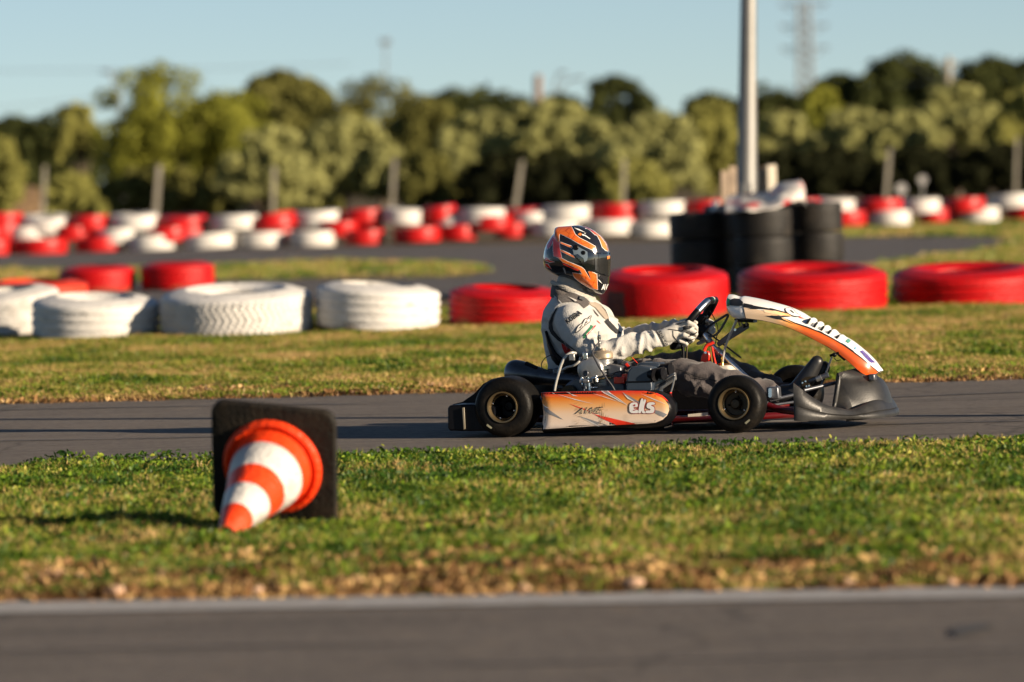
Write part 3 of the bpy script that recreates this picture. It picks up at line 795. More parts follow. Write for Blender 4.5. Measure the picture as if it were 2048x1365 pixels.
def tyre_mesh(name, Ro, W, m, grooves=(), gd=.02, block=None, n=96, inner=.56, bulge=.03, bamp=.009, sq=1.0):
    """a tyre lying flat, its base on z = 0"""
    prof = []
    h = W / 2
    steps = 56 if block else 22
    zs = sorted(set([round(-h * .84 + h * 1.68 * i / steps, 5) for i in range(steps + 1)] + [round(q * h + e, 5) for q in grooves for e in (-.016, -.011, .011, .016)]))
    for z in zs:
        r_ = Ro - .014 * (abs(z) / h) ** 4
        for q in grooves:
            if abs(z - q * h) < .0125: r_ -= gd
        prof.append((r_, z))
    top = [(Ro - .016 * sq, h * (1 - .10 * sq)), (Ro - .030 * sq, h * (1 - .035 * sq)), (Ro - .055 * sq, h * 1.0), (Ro - .11, h * 1.0 + bulge * .75), (Ro - .19, h + bulge), (Ro * (inner + .14), h + bulge * .65), (Ro * (inner + .05), h + bulge * .1), (Ro * inner, h * .93), (Ro * inner - .004, h * .8)]
    ins = [(Ro * (inner + .03), h * .74), (Ro - .14, h * .85), (Ro - .06, h * .65), (Ro - .045, 0)]
    prof = prof + top + ins + [(r_, -z) for r_, z in reversed(ins[:-1])] + [(r_, -z) for r_, z in reversed(top)]
    b = MB(); b.lathe(prof, (0, 0, h + bulge), 'Z', n, closed=True)
    if block:
        vs_ = []
        for (x, y, z) in b.v:
            r_ = math.hypot(x, y); zz = z - h - bulge
            if r_ > Ro - .03 and abs(zz) < h * .84:
                a = math.atan2(y, x) * block
                s = math.sin(a + 2.4 * abs(zz / h * 5 % 2 - 1)) * math.cos(zz / h * 11)
                k = 1 + (bamp if s > 0 else -bamp) / r_
                x, y = x * k, y * k
            vs_.append((x, y, z))
        b.v = vs_
    return b.mesh(name, m, True, 32)
def put(me, px0, px1, ybase, D, label, group, lean=4.0, side=0.0, rz=0.0, cat="tyre", dz=-.018):
    cx = (px0 + px1) / 2
    b = gnd(cx, D)
    o = bpy.data.objects.new("truck_tyre", me); link(o)
    o.location = (b.x, b.y, dz)
    o.rotation_euler = (R(lean), R(side), rz)
    return tag(o, label, cat, group)
G1 = "large painted tyres edging the kart track"
def near(px0, px1, base, top, m, label, block=None, grooves=(), lean=4.0, rz=0.0, D=None, side=0.0, inner=.5):
    cx = (px0 + px1) / 2
    yh = 340 - (cx - 1024) * math.tan(ROLL)
    if D is None: D = CAM_H * F_PX / (base - yh)
    Ro = (px1 - px0) * D / F_PX / 2
    D += Ro * .98                                                    # the base row shows its front edge
    W = (base - top + 8) * D / F_PX - 2 * Ro * math.sin(R(lean)) * .85
    W = max(.2, W + .008)
    me = tyre_mesh("tyre", Ro, W - .05, m, grooves, block=block, n=400 if block else 110, inner=inner, gd=.013 if 'white' in m.name else .018, bamp=.0065 if block and block > 50 else .004)
    return put(me, px0, px1, base, D, label, G1, lean, side, rz, dz=-.018), Ro, W, D
RIB = (-.62, -.22, .2, .6)
near(-74, 130, 676, 570, M_whiteb, "white tyre cut off by the left edge, tipped up against its neighbour", None, (-.4, .3), 6, D=44.5, side=-5)
near(62, 322, 680, 584, M_white, "white tyre with plain ribs second from the left in the near row", None, (-.5, 0, .45), 5, rz=.4)
near(322, 627, 674, 566, M_white, "largest white tyre, with a diamond block tread", 64, (), 5.0)
near(627, 879, 666, 560, M_white, "white ribbed tyre with brown mud at its foot, rightmost white one in the near row", None, RIB, 5, rz=1.1)
near(893, 1128, 656, 566, M_red, "red tyre behind the driver's back, leftmost red one in the near row", None, RIB, 5.5, rz=.7)
o2, Ro2, W2, D2 = near(1196, 1460, 642, 531, M_red, "red tyre behind the steering wheel, with a bare brown patch on its left side", None, (-.7,), 5, rz=0)
near(1473, 1777, 629, 524, M_red, "red ribbed tyre behind the white and orange front panel", None, RIB, 5, rz=.2)
near(1783, 2092, 616, 525, M_red, "red tyre with worn tread at the right edge of the near row", None, (-.55, -.1, .35), 4.5)
b = MB(); vs_, fs_ = [], []                                            # paint worn off down to the rubber
K = 10
for i in range(K + 1):
    for j in range(7):
        a = R(210 + 24 * i / K + (random.uniform(-2.2, 2.2) if i in (0, K) else 0)); z = .02 + (W2 * .86) * j / 6
        rr = Ro2 + .003 - .03 * abs(2 * j / 6 - 1) ** 4
        vs_.append((rr * math.cos(a), rr * math.sin(a), z))
for i in range(K):
    for j in range(6): fs_.append((i * 7 + j, (i + 1) * 7 + j, (i + 1) * 7 + j + 1, i * 7 + j + 1))
b.add(vs_, fs_); b.build("bare_patch", M_bare, o2)
near(118, 274, 590, 541, M_red, "red tyre standing behind the white row, left of another red one", None, (-.4, .3), 1.5, D=61, inner=.5)
near(280, 431, 590, 539, M_red, "red tyre behind the largest white tyre, rightmost of the back ones", None, (-.5, 0, .45), 1.0, D=61, inner=.5)
near(-36, 178, 606, 556, M_redb, "orange red faded tyre behind the leftmost white tyres", None, (), 3.5, D=56)

# far tyre wall: every tyre its own object, three loose layers
Mfw = mat("far_white_paint", (.47, .45, .42), .6, var=.1, scale=3, dirt=(.4, .32, .22), dirt_amt=.15)
Mfr = mat("far_red_paint", (.36, .005, .005), .42, spec=.3, var=.15, scale=3)
fw = tyre_mesh("far_tyre_white", .36, .245, Mfw, (-.4, .3), n=40, sq=.5, bulge=.012)
fr = tyre_mesh("far_tyre_red", .36, .245, Mfr, (-.4, .3), n=40, sq=.5, bulge=.012)
TOP = [("r", -42, 44, 455), ("w", 46, 137, 462, -8), ("r", 140, 216, 460), ("w", 222, 315, 458, -4), ("r", 315, 413, 462, 3), ("w", 425, 515, 460), ("r", 505, 596, 462, -14), ("w", 590, 680, 452, -2), ("r", 684, 766, 448),
       ("w", 768, 842, 447, -6), ("r", 846, 914, 442, -6), ("w", 918, 1009, 447, 2), ("r", 1010, 1087, 446), ("w", 1087, 1181, 441), ("r", 1183, 1276, 437), ("w", 1278, 1371, 433), ("r", 1372, 1450, 430),
       ("r", 1562, 1640, 428), ("w", 1626, 1708, 427, -3), ("r", 1714, 1804, 427), ("w", 1806, 1880, 427), ("r", 1886, 1969, 425), ("w", 1978, 2070, 418, -4), ("r", 2074, 2160, 416), ("w", -136, -46, 460), ("w", 2164, 2250, 412)]
MIDL = [("w", 16, 92, 483), ("r", 108, 182, 481), ("w", 196, 274, 488), ("r", 296, 374, 484), ("r", 640, 716, 471), ("w", 872, 934, 464), ("w", 1032, 1096, 455), ("r", -70, 10, 486), ("r", 936, 1024, 462)]
BOT = [("r", -66, 23, 517), ("r", 26, 133, 510), ("r", 153, 248, 509), ("w", 258, 351, 506), ("w", 366, 471, 501, 3), ("w", 474, 570, 498), ("w", 580, 669, 499), ("r", 690, 768, 490), ("r", 790, 880, 486), ("r", 884, 952, 482), ("r", 990, 1052, 476),
       ("w", 1062, 1162, 473), ("w", 1164, 1266, 471), ("w", 1262, 1344, 477), ("w", 1350, 1440, 472), ("r", 1640, 1730, 452), ("w", 1740, 1820, 452), ("r", 1838, 1896, 446), ("w", 1915, 1998, 444), ("r", 2010, 2090, 440), ("w", 2094, 2180, 438)]
ORD = "first second third fourth fifth sixth seventh eighth ninth tenth eleventh twelfth thirteenth fourteenth".split()
rnd = random.Random(3)
def far_row(rows, layer, lname):
    cnt = {}
    for e in sorted([r_ for r_ in rows], key=lambda q: q[1]):
        c, x0, x1, yb = e[:4]; roll = e[4] if len(e) > 4 else rnd.uniform(-2, 2)
        cx = (x0 + x1) / 2
        D = (96.0 - (x0 > 1560) * 0 + (cx > 1560) * (cx - 1560) * .012) + layer * .12 + rnd.uniform(-.15, .15)
        yh = 340 - (cx - 1024) * math.tan(ROLL)
        s = ((x1 - x0) * D / F_PX / 2) / .36 * 1.05
        p = atD(cx, yb, D)
        o = bpy.data.objects.new("wall_tyre", fw if c == "w" else fr); link(o)
        hs = s ** .35
        o.scale = (s, s, 1.0 if hs > .9 else .92)
        o.location = (p.x, D, max(0, p.z - .01) if layer else max(0.0, p.z))
        o.rotation_euler = (R(rnd.uniform(-1, 2.5)), R(roll), rnd.uniform(0, 6))
        key = "white" if c == "w" else "red"
        seen = x1 > 0 and x0 < 2048
        if seen:
            k = cnt.get(key, 0); cnt[key] = k + 1
            lab = f"{key} tyre, {ORD[k]} {key} one from the left in the far wall's {lname} layer"
        else:
            lab = f"{key} tyre in the {lname} layer of the far tyre wall beyond the {'left' if x1 <= 0 else 'right'} edge"
        tag(o, lab, "tyre", "tyres of the far tyre wall")
REAR = [(c[0], c[1] + rnd.uniform(-8, 14), c[2] + rnd.uniform(-12, 10), c[3] + rnd.uniform(20, 27)) for c in TOP if c[0] == 'r' and c[1] > -60 and c[2] < 2120]
far_row(REAR, 3.2, "rear"); far_row(BOT, 0, "bottom"); far_row(MIDL, 1, "middle"); far_row(TOP, 2, "top")

# black tyre stacks round the lamp post
def black_stack(px0, px1, tops, D, side, seed):
    rnd = random.Random(seed)
    cx = (px0 + px1) / 2; Ro = (px1 - px0) * D / F_PX / 2
    b = gnd(cx, D); H = atD(cx, tops, D).z; W = H / 3
    me = tyre_mesh("black_tyre", Ro, W - .012, M_rub, (-.45, 0, .45), gd=.006, n=64, inner=.5, bulge=.006, sq=.45)
    for i in range(3):
        o = bpy.data.objects.new("stacked_tyre", me); link(o)
        o.location = (b.x + rnd.uniform(-.008, .008), b.y, i * W); o.rotation_euler = (R(rnd.uniform(0, .8)), R(rnd.uniform(-1, 1)), rnd.uniform(0, 6))
        tag(o, f"{['bottom', 'middle', 'top'][i]} black tyre of the {side} stack at the foot of the lamp post", "tyre", "black tyre stacks round the lamp post")
    return b, Ro
black_stack(1343, 1468, 424, 52.6, "left", 1)
black_stack(1464, 1587, 416, 52.1, "middle", 2)
black_stack(1583, 1691, 405, 52.6, "right", 3)
black_stack(1410, 1518, 408, 53.4, "hidden rear left", 4)
black_stack(1530, 1640, 402, 53.5, "hidden rear right", 5)
# boards and white post behind the lamp post
M_board = mat("weathered_board", (.33, .25, .18), .8, var=.3, scale=4, bump=.4, bscale=30)
D = 54.4
bp0, bp1 = gnd(1447, D), gnd(1545, D)
br_ = empty("board_screen", gnd(1495, D), "grey brown upright board screen behind the foot of the lamp post", "screen")
for i in range(6):
    x = bp0.x + (bp1.x - bp0.x) * (i + .5) / 6 - br_.location.x
    t = MB(); t.box((x, rnd.uniform(-.006, .006), atD(1495, 340 - 6 * (i % 2), D).z / 2), ((bp1.x - bp0.x) / 6 - .008, .024, atD(1495, 340 - 7 * (i % 2) + rnd.uniform(-3, 3), D).z))
    t.build("board", M_board, br_, smooth=False, bevel=.003)
a = gnd(1549, 54.3)
t = MB(); t.box((a.x, a.y, atD(1549, 330, 54.3).z / 2), (.085, .085, atD(1549, 330, 54.3).z))
tag(t.build("white_post", mat("cream_paint", (.62, .55, .44), .6, var=.12), smooth=False, bevel=.006), "cream white square post right behind the lamp post foot", "post")
# red and white plastic banner thrown over the stacks
def banner_mat():
    m = mat("banner_plastic", (.78, .74, .68), .45, var=.05, scale=9, bump=.25, bscale=20)
    n, l = m.node_tree.nodes, m.node_tree.links
    p = n["Principled BSDF"]; tc = n.new("ShaderNodeTexCoord")
    t = n.new("ShaderNodeTexNoise"); t.inputs["Scale"].default_value = 4.2; t.inputs["Detail"].default_value = 1.5
    mp = n.new("ShaderNodeMapping"); mp.inputs["Rotation"].default_value = (0, R(-25), 0); mp.inputs["Scale"].default_value = (1, 1, 2.6)
    l.new(tc.outputs["Object"], mp.inputs[0]); l.new(mp.outputs[0], t.inputs["Vector"])
    r_ = n.new("ShaderNodeMapRange"); r_.inputs[1].default_value, r_.inputs[2].default_value = .55, .57; l.new(t.outputs[0], r_.inputs[0])
    mx = n.new("ShaderNodeMix"); mx.data_type = 'RGBA'; l.new(r_.outputs[0], mx.inputs[0])
    mx.inputs[6].default_value, mx.inputs[7].default_value = (.50, .47, .43, 1), (.45, .03, .03, 1)
    l.new(mx.outputs[2], p.inputs["Base Color"]); return m
M_ban = banner_mat()
def sheet3(name, rows, m, label, cat, nu=36, nv=14, amp=.02, thick=.004):
    """crumpled sheet: rows of photo points (px, py, D) swept across"""
    P = [catmull([atD(*q) for q in r_], 8) for r_ in rows]
    n_ = len(P[0]); mb = MB(); vs_ = []
    cols_ = [catmull([p[i] for p in P], 5) for i in range(n_)]
    for i, c in enumerate(cols_):
        for j, q in enumerate(c):
            vs_.append(q + V((0, noise.noise(q * 9) * amp, noise.noise(q * 7 + V((3, 1, 2))) * amp)))
    k = len(cols_[0])
    mb.add(vs_, [(i * k + j, (i + 1) * k + j, (i + 1) * k + j + 1, i * k + j + 1) for i in range(n_ - 1) for j in range(k - 1)])
    o = mb.build(name, m, sharp=60)
    s_ = o.modifiers.new("solid", 'SOLIDIFY'); s_.thickness = thick
    return tag(o, label, cat)
sheet3("banner", [[(1452, 396, 52.9), (1500, 390, 52.9), (1540, 382, 52.9), (1562, 366, 52.9), (1600, 362, 52.9), (1610, 382, 52.9)],
                  [(1450, 408, 52.35), (1500, 404, 52.3), (1540, 396, 52.3), (1565, 380, 52.3), (1598, 378, 52.3), (1609, 396, 52.3)],
                  [(1449, 428, 51.85), (1496, 421, 51.75), (1540, 417, 51.8), (1570, 409, 51.9), (1600, 402, 52.2), (1612, 411, 52.2)]], M_ban, "crumpled white and red plastic banner lying on the black tyre stacks", "banner", amp=.035)
sheet3("plastic_bag", [[(1424, 412, 52.7), (1432, 403, 52.7), (1442, 412, 52.7)], [(1422, 418, 52.5), (1432, 409, 52.45), (1443, 418, 52.5)], [(1424, 424, 52.4), (1432, 420, 52.35), (1442, 424, 52.4)]], M_ban, "small crumpled white plastic bag on the left black stack", "bag", amp=.015)

# ================================================================ TRAFFIC CONE
M_or = paint_mat("orange_plastic", (.66, .042, .008), .38, (.30, .04, .012), .35, chip=.66)
M_wb = paint_mat("reflective_white", (.47, .455, .43), .45, (.26, .22, .18), .45, chip=.64)
M_base = mat("black_cone_rubber", (.008, .0065, .0045), .7, spec=.25, var=.45, scale=6, bump=.4, bscale=70, dirt=(.030, .020, .011), dirt_amt=.6, dirt_scale=6)
cb = gnd(550, 19.42)
axis = V((-.25, -.905, -.345)).normalized()
side = .438
zc = side / 2 * math.sqrt(1 - axis.z ** 2) + .006
cone = empty("traffic_cone", cb, "orange and white traffic cone tipped over in the grass, base towards the track", "traffic cone")
zax = axis
_up0 = V((0, 0, 1)) - zax * zax.z; _up0.normalize()
_up1 = zax.cross(_RT).normalized(); _up1 = _up1 if _up1.z > 0 else -_up1
ROLL_REST = math.atan2(_up0.cross(_up1).dot(zax), _up0.dot(_up1))
xax = V((0, 0, 1)).cross(zax); xax.normalize(); xax = -xax if xax.x < 0 else xax
xax = Matrix.Rotation(ROLL_REST, 3, zax) @ xax                     # it came to rest slightly rolled on the turf
yax = zax.cross(xax)
CM = Matrix(((xax.x, yax.x, zax.x, 0), (xax.y, yax.y, zax.y, 0), (xax.z, yax.z, zax.z, zc), (0, 0, 0, 1)))
t = MB(); s, c_ = side / 2, .045
outl = []
for (cx, cy, a0) in ((s - c_, s - c_, 0), (-s + c_, s - c_, 90), (-s + c_, -s + c_, 180), (s - c_, -s + c_, 270)):
    outl += [V((cx + c_ * math.cos(R(a0 + k * 15)), cy + c_ * math.sin(R(a0 + k * 15)), 0)) for k in range(7)]
t.loft([[CM @ (V((q.x * k, q.y * k, z))) for q in outl] for z, k in ((-.034, .97), (-.028, 1), (-.006, 1), (0, .985), (.003, .93))])
t.build("base_plate", M_base, cone, bevel=0)
HC = .56
def cr(f): return .142 + (.030 - .142) * f
def band(name, prof, m):
    b_ = MB(); b_.lathe(prof, (0, 0, 0), 'Z', 64, M=None)
    b_.v = [tuple(CM @ V(q)) for q in b_.v]
    return b_.build(name, m, cone, sharp=50)
fl = [(.168, .0), (.174, .006), (.174, .014), (.167, .022), (.158, .026), (.150, .022), (.144, .018)]
body = fl + [(cr(f), .018 + (HC - .018) * f) for f in (.0, .06, .12)]
body += [(cr(f), .018 + (HC - .018) * f) for f in (.2, .3, .4, .5, .6, .7, .8, .9, .97)] + [(.030, HC + .004), (.026, HC + .006), (.021, HC), (.020, HC - .06), (.002, HC - .065)]
band("cone_body", body, M_or)
for f0, f1 in ((.13, .36), (.555, .775)):
    prof = [(cr(f0) + .0003, .018 + (HC - .018) * f0)] + [(cr(f) + .0018, .018 + (HC - .018) * f) for f in (f0 + .003, (f0 * 2 + f1) / 3, (f0 + 2 * f1) / 3, f1 - .003)] + [(cr(f1) + .0003, .018 + (HC - .018) * f1)]
    band("reflective_band", prof, M_wb)

# small weeds and stones
M_weedbig = plant_mat("broad_weed_leaves", [(0, GRN3), (.4, GRN2), (1, (.2, .24, .03))], 6)
for i, (px, D, s, lab) in enumerate([(1700, 45.6, 1.2, "leafy green weed at the foot of the ribbed red tyre behind the front panel"), (1760, 46.0, 1.5, "tallest leafy weed between the two rightmost red tyres"), (1880, 46.4, 1.0, "low leafy weed before the rightmost red tyre"), (2010, 46.2, 1.35, "bushy weed near the right edge before the last red tyre"), (590, 43.9, .8, "green tuft between the diamond tread tyre and the ribbed white tyre")]):
    mb = MB(); q = leaves(random.Random(20 + i), 260, .34 * s, .13 * s, .024, .5); mb.add(q.v, q.f)
    q2 = blades(random.Random(40 + i), 60, .26 * s, .05 * s, .15 * s, .008, .6); mb.add(q2.v, q2.f)
    o = mb.build("weed_patch", M_weedbig, smooth=False); o.location = gnd(px, D); tag(o, lab, kind="stuff")
M_stone = mat("pale_stone", (.42, .27, .18), .85, var=.3, scale=12, bump=.6, bscale=40)
for i, (px, py, r_, lab) in enumerate([(232, 1206, .022, "pinkish stone on the white line near the lower left corner"), (516, 1200, .016, "small upright stone on the white line below the cone"), (1268, 1187, .022, "pale pink stone on the white line below the kart"), (1050, 1192, .012, "tiny pale stone on the white line at the middle of the photo"), (1700, 1182, .013, "small brown stone at the white line on the right"), (1905, 1180, .011, "tiny pinkish stone on the white line near the right edge")]):
    mb = MB(); mb.ball((0, 0, r_ * .7), r_, 8, sc=(1.3, 1, .85))
    mb.v = [tuple(V(q) * (1 + .35 * noise.noise(V(q) * 45 + V((i * 7, 0, 0))))) for q in mb.v]
    o = mb.build("stone", M_stone, sharp=30); p = at(px, py); o.location = (p.x, p.y, .014); tag(o, lab, "stone", "stones on the white line")
# ================================================================ THE KART
YAW = R(-15.0)
RK = Matrix.Rotation(YAW, 3, 'Z')
RR_, RF_ = .134, .127
_w = at(1004.7, 820.5, RR_)
KO = _w - RK @ V((0, -.68, RR_)); KO.z = .012
KM = Matrix.Translation(KO) @ RK.to_4x4()
KI = KM.inverted()
_ko = KI @ CAM
def kp(px, py, y):
    """point of the kart's own frame (x forward, y to its left, z up) on the lengthwise plane y that the photo shows at this pixel"""
    d = (KI.to_3x3() @ ray(px, py))
    t = (y - _ko.y) / d.y
    return _ko + d * t
def kps(seq): return [kp(*q) for q in seq]
kart = empty("go_kart", KO, "orange and white racing kart driving to the right on the grey track", "go kart", rz=YAW)
M_blk = mat("black_plastic", (.0035, .0035, .0046), .40, spec=.18, var=.25, scale=10, bump=.05, bscale=60)
M_tyre = mat("kart_slick", (.0042, .0038, .0033), .5, spec=.14, var=.3, scale=14, bump=.12, bscale=90, dirt=(.022, .017, .012), dirt_amt=.4, dirt_scale=5)
M_gold = mat("gold_magnesium", (.22, .16, .085), .34, metal=.85, var=.12, scale=20)
M_dgold = mat("dark_bronze", (.045, .032, .018), .45, metal=.6, var=.3, scale=20)
M_chrome = mat("bright_steel", (.62, .62, .62), .2, metal=1.0, var=.08, scale=15)
M_alu = mat("cast_aluminium", (.26, .26, .26), .36, metal=.7, var=.12, scale=25, bump=.08, bscale=80)
M_steel = mat("dark_steel", (.10, .105, .12), .38, metal=.7, var=.2, scale=18)
M_redt = mat("red_frame_paint", (.07, .003, .004), .28, var=.1, scale=8, coat=.6)
M_redbr = mat("red_anodised", (.75, .03, .012), .3, var=.1, scale=12, coat=.3)
M_brass = mat("brass", (.62, .36, .08), .3, metal=.9)
M_hose = mat("clear_hose", (.30, .29, .27), .2, var=.15, scale=30, coat=.5)
M_dblue = mat("satin_airbox_plastic", (.026, .036, .052), .30, var=.15, scale=10, bump=.03, bscale=50)
M_exh = mat("exhaust_steel", (.10, .10, .105), .30, metal=.9, var=.3, scale=9, dirt=(.03, .025, .022), dirt_amt=.5, dirt_scale=7)
M_tank = mat("milky_tank_plastic", (.55, .50, .42), .45, var=.05)

# ---- wheels
def wheel(name, c, Ro, Wd, rim_r, deep, outer=-1, steer=0.0, bolts=3):
    w_ = bpy.data.objects.new(name, None); w_.empty_display_size = .05; w_.location = c
    w_.rotation_euler = (0, random.uniform(0, 6), 0); link(w_, kart)
    w_.rotation_mode = 'ZXY'; w_.rotation_euler = (0, 0.9 if bolts == 3 else 2.2, steer)
    h = Wd / 2; o = outer
    t = MB()
    t.lathe([(rim_r + .002, o * (h - .004)), (rim_r + .008, o * (h + .002)), (rim_r + .022, o * (h + .006)), (Ro - .022, o * (h + .004)), (Ro - .010, o * (h - .004)), (Ro - .003, o * (h - .016)), (Ro, o * (h - .034)), (Ro, 0),
             (Ro, -o * (h - .034)), (Ro - .004, -o * (h - .014)), (Ro - .018, -o * (h + .002)), (rim_r + .02, -o * (h + .005)), (rim_r + .002, -o * (h - .004))], n=72)
    t.build("tyre", M_tyre, w_, sharp=50)
    t = MB()
    t.lathe([(rim_r + .004, o * (h - .010)), (rim_r + .006, o * (h + .004)), (rim_r + .004, o * (h + .008)), (rim_r - .001, o * (h + .007)), (rim_r - .004, o * (h - .002)), (rim_r - .008, o * (h - .016)), (rim_r - .009, o * (h - .030)),
             (rim_r - .013, o * (h - .034)), (rim_r - .014, o * (h - deep)), (.03, o * (h - deep - .004)), (.02, o * (h - deep - .004))], n=64)
    rim = t.build("rim", M_gold, w_, sharp=40)
    t = MB()
    t.lathe([(rim_r - .0145, o * (h - .036)), (rim_r - .016, o * (h - deep + .002)), (.026, o * (h - deep)), (.024, o * (h - deep + .02)), (.018, o * (h - deep + .03)), (.001, o * (h - deep + .031))], n=48)
    t.build("hub", M_dgold if bolts == 3 else M_blk, w_, sharp=35)
    for k in range(bolts):
        a = 2 * math.pi * k / bolts
        t = MB()
        if bolts == 3:
            t.lathe([(.0055, o * (h - deep + .012)), (.0055, o * (h - deep)), (.001, o * (h - deep + .0125))], (.033 * math.cos(a), 0, .033 * math.sin(a)), n=8)
        t.ball((( rim_r - .013) * math.cos(a + .3), o * (h - .022), (rim_r - .013) * math.sin(a + .3)), .0055, 6)
        t.build("bolt", M_chrome, w_)
    t = MB()
    rr = (rim_r + Ro) / 2 + .004
    b_ = [V((rr + dx, o * (h + .0062), dz)) for dx, dz in ((-.004, -.014), (.006, -.013), (.005, .013), (-.003, .014))]
    t.add(b_, [(0, 1, 2, 3)]); t.build("chalk_mark", mat_chalk, w_, smooth=False)
    return w_
mat_chalk = mat("chalk_mark", (.22, .21, .14), .8, var=.4, scale=90)
rc = kp(1004.7, 820.5, -.68)
AX = rc.x; ZR = rc.z
wheel("wheel", V((AX, -.575, RR_)), RR_, .205, .0645, .135, -1, 0, 4)
wheel("wheel", V((AX, .575, RR_)), RR_, .205, .0645, .135, 1, 0, 4)
fc = kp(1468.5, 809.5, -.62)
wheel("wheel", V((fc.x, -.555, RF_)), RF_, .13, .0655, .052, -1, R(-3), 3)
wheel("wheel", V((kp(1588, 786, .52).x, .555, RF_)), RF_, .13, .0655, .052, 1, R(-3), 3)
FX = fc.x
t = MB(); t.tube([(AX, -.56, RR_), (AX, .56, RR_)], .02, 12); t.build("rear_axle", M_steel, kart)

# ---- frame and floor
t = MB()
for s_ in (-1, 1):
    t.tube([(AX - .12, s_ * .30, .07), (AX + .25, s_ * .32, .055), (FX - .35, s_ * .30, .05), (FX - .05, s_ * .36, .055), (FX + .10, s_ * .30, .06), (FX + .36, s_ * .16, .06)], .016, 10, smooth=2)
    t.tube([(FX - .06, s_ * .34, .06), (FX + .0, s_ * .47, .075)], .016, 10)
t.tube([(FX + .36, -.17, .06), (FX + .36, .17, .06)], .014, 10)
t.tube([(AX + .45, -.31, .055), (AX + .45, .31, .055)], .016, 10); t.tube([(FX - .2, -.31, .05), (FX - .2, .31, .05)], .016, 10)
t.tube(kps([(1334, 842, -.34), (1420, 838, -.36), (1450, 836, -.38)]), .014, 10)
t.build("frame", M_redt, kart)
t = MB(); t.tube(kps([(1536, 812, -.42), (1560, 820, -.43), (1592, 824, -.45)]), [.017, .017, .016], 12, smooth=1); t.build("front_bumper_tube", M_redt, kart)
t = MB(); t.box(((AX + .45 + FX + .3) / 2, 0, .036), (FX - AX - .15, .58, .006)); t.build("floor_tray", mat("floor_tray_grey", (.25, .24, .23), .5, metal=.4, var=.3, scale=6), kart)
t = MB(); t.loft([kps([(1376, 829, -.34), (1376, 836, -.34), (1376, 836, -.28), (1376, 829, -.28)]), kps([(1416, 825, -.34), (1416, 832, -.34), (1416, 832, -.28), (1416, 825, -.28)])]); t.build("floor_edge", M_tank, kart, smooth=False)

# ---- rear bumper
def prism(name, px, y0, y1, m, bev=.01, parent=None, seg=3):
    """outline traced on the plane y0, carried straight across to y1"""
    P = kps([(a, b, y0) for a, b in px])
    t = MB(); t.loft([P, [V((q.x, y1, q.z)) for q in P]])
    return t.build(name, m, parent or kart, bevel=bev, seg=seg)
prism("rear_bumper", [(895, 817), (899, 811), (935, 809), (992, 812), (992, 862), (935, 863), (899, 862), (895, 857)], -.66, .66, M_blk, .012)
prism("bumper_hump", [(905, 809), (925, 804), (948, 788), (966, 768), (985, 758), (1010, 757), (1010, 810), (905, 811)], -.44, .44, M_blk, .012)
t = MB(); t.loft([kps([(924, 816, -.672), (929, 815, -.672), (931, 858, -.672), (927, 860, -.672)]), kps([(924, 816, -.655), (929, 815, -.655), (931, 858, -.655), (927, 860, -.655)])]); t.build("bumper_edge", mat("lit_edge_plastic", (.20, .17, .12), .4), kart, bevel=.002)  # pale strip paints the sunlit bevel of the bumper end

# ---- side pods
POD = [(1079, 786), (1130, 784), (1190, 783), (1250, 781.5), (1290, 782), (1308, 785), (1322, 791), (1333, 800), (1340, 811), (1341, 821), (1337, 832), (1328, 841), (1314, 847), (1296, 849), (1250, 851), (1180, 854.5), (1082, 860.5), (1084, 848), (1086, 830), (1084, 808)]
def pod_rings(sgn):
    P = kps([(a, b, -.665) for a, b in POD]); c = sum(P, V()) / len(P)
    rings = []
    for dy, grow, dz, dx in ((-.0, .90, .0, .0), (.004, .965, .0, 0), (.012, 1.0, -.002, .0), (.035, 1.005, -.012, .006), (.08, 1.0, -.02, .006), (.20, .94, -.015, .0), (.27, .85, 0, 0)):
        rings.append([V((c.x + (q.x - c.x) * (grow if q.x > c.x else min(1, grow)) + (dx if q.x > c.x + .1 else 0), sgn * (.665 - dy), c.z + (q.z - c.z) * grow + (dz if q.z < c.z else 0))) for q in P])
    return rings
t = MB(); t.loft(pod_rings(-1)); pod = t.build("side_pod", M_blk, kart)
t = MB(); t.loft(pod_rings(1)); t.build("side_pod", M_blk, kart)

# ---- flat print carried by real surfaces
def tri2d(poly, step):
    """triangles filling a 2-D outline, with inner points so that it can bend"""
    n_ = len(poly); pts, edges = [], []
    for i in range(n_):
        a, b = V(poly[i]), V(poly[(i + 1) % n_]); k = max(1, int((b - a).length / step))
        for j in range(k): pts.append(a.lerp(b, j / k))
    B = len(pts)
    xs, ys = [p.x for p in pts], [p.y for p in pts]
    y = min(ys) + step / 2
    while y < max(ys):
        x = min(xs) + step / 2
        while x < max(xs): pts.append(V((x, y))); x += step
        y += step
    return delaunay_2d_cdt([V((p[0], p[1])) for p in pts], [], [list(range(B))], 1, 1e-4)
class Surf:
    """a surface of the kart frame that print can be laid on; looks it up along the photo's line of sight"""
    def __init__(s, objs):
        vs_, fs_ = [], []
        for o in objs:
            b = len(vs_); mw = o.matrix_basis
            vs_ += [mw @ v.co for v in o.data.vertices]; fs_ += [tuple(b + i for i in p.vertices) for p in o.data.polygons]
        s.t = BVHTree.FromPolygons(vs_, fs_)
    def hit(s, px, py, off, yref):
        d = (KI.to_3x3() @ ray(px, py)).normalized()
        h = s.t.ray_cast(_ko, d)
        if h[0] is None or (h[0] - kp(px, py, yref)).length > .35:
            h = s.t.find_nearest(kp(px, py, yref))
        nrm = h[1] if h[1].dot(d) < 0 else -h[1]
        return h[0] + nrm * off
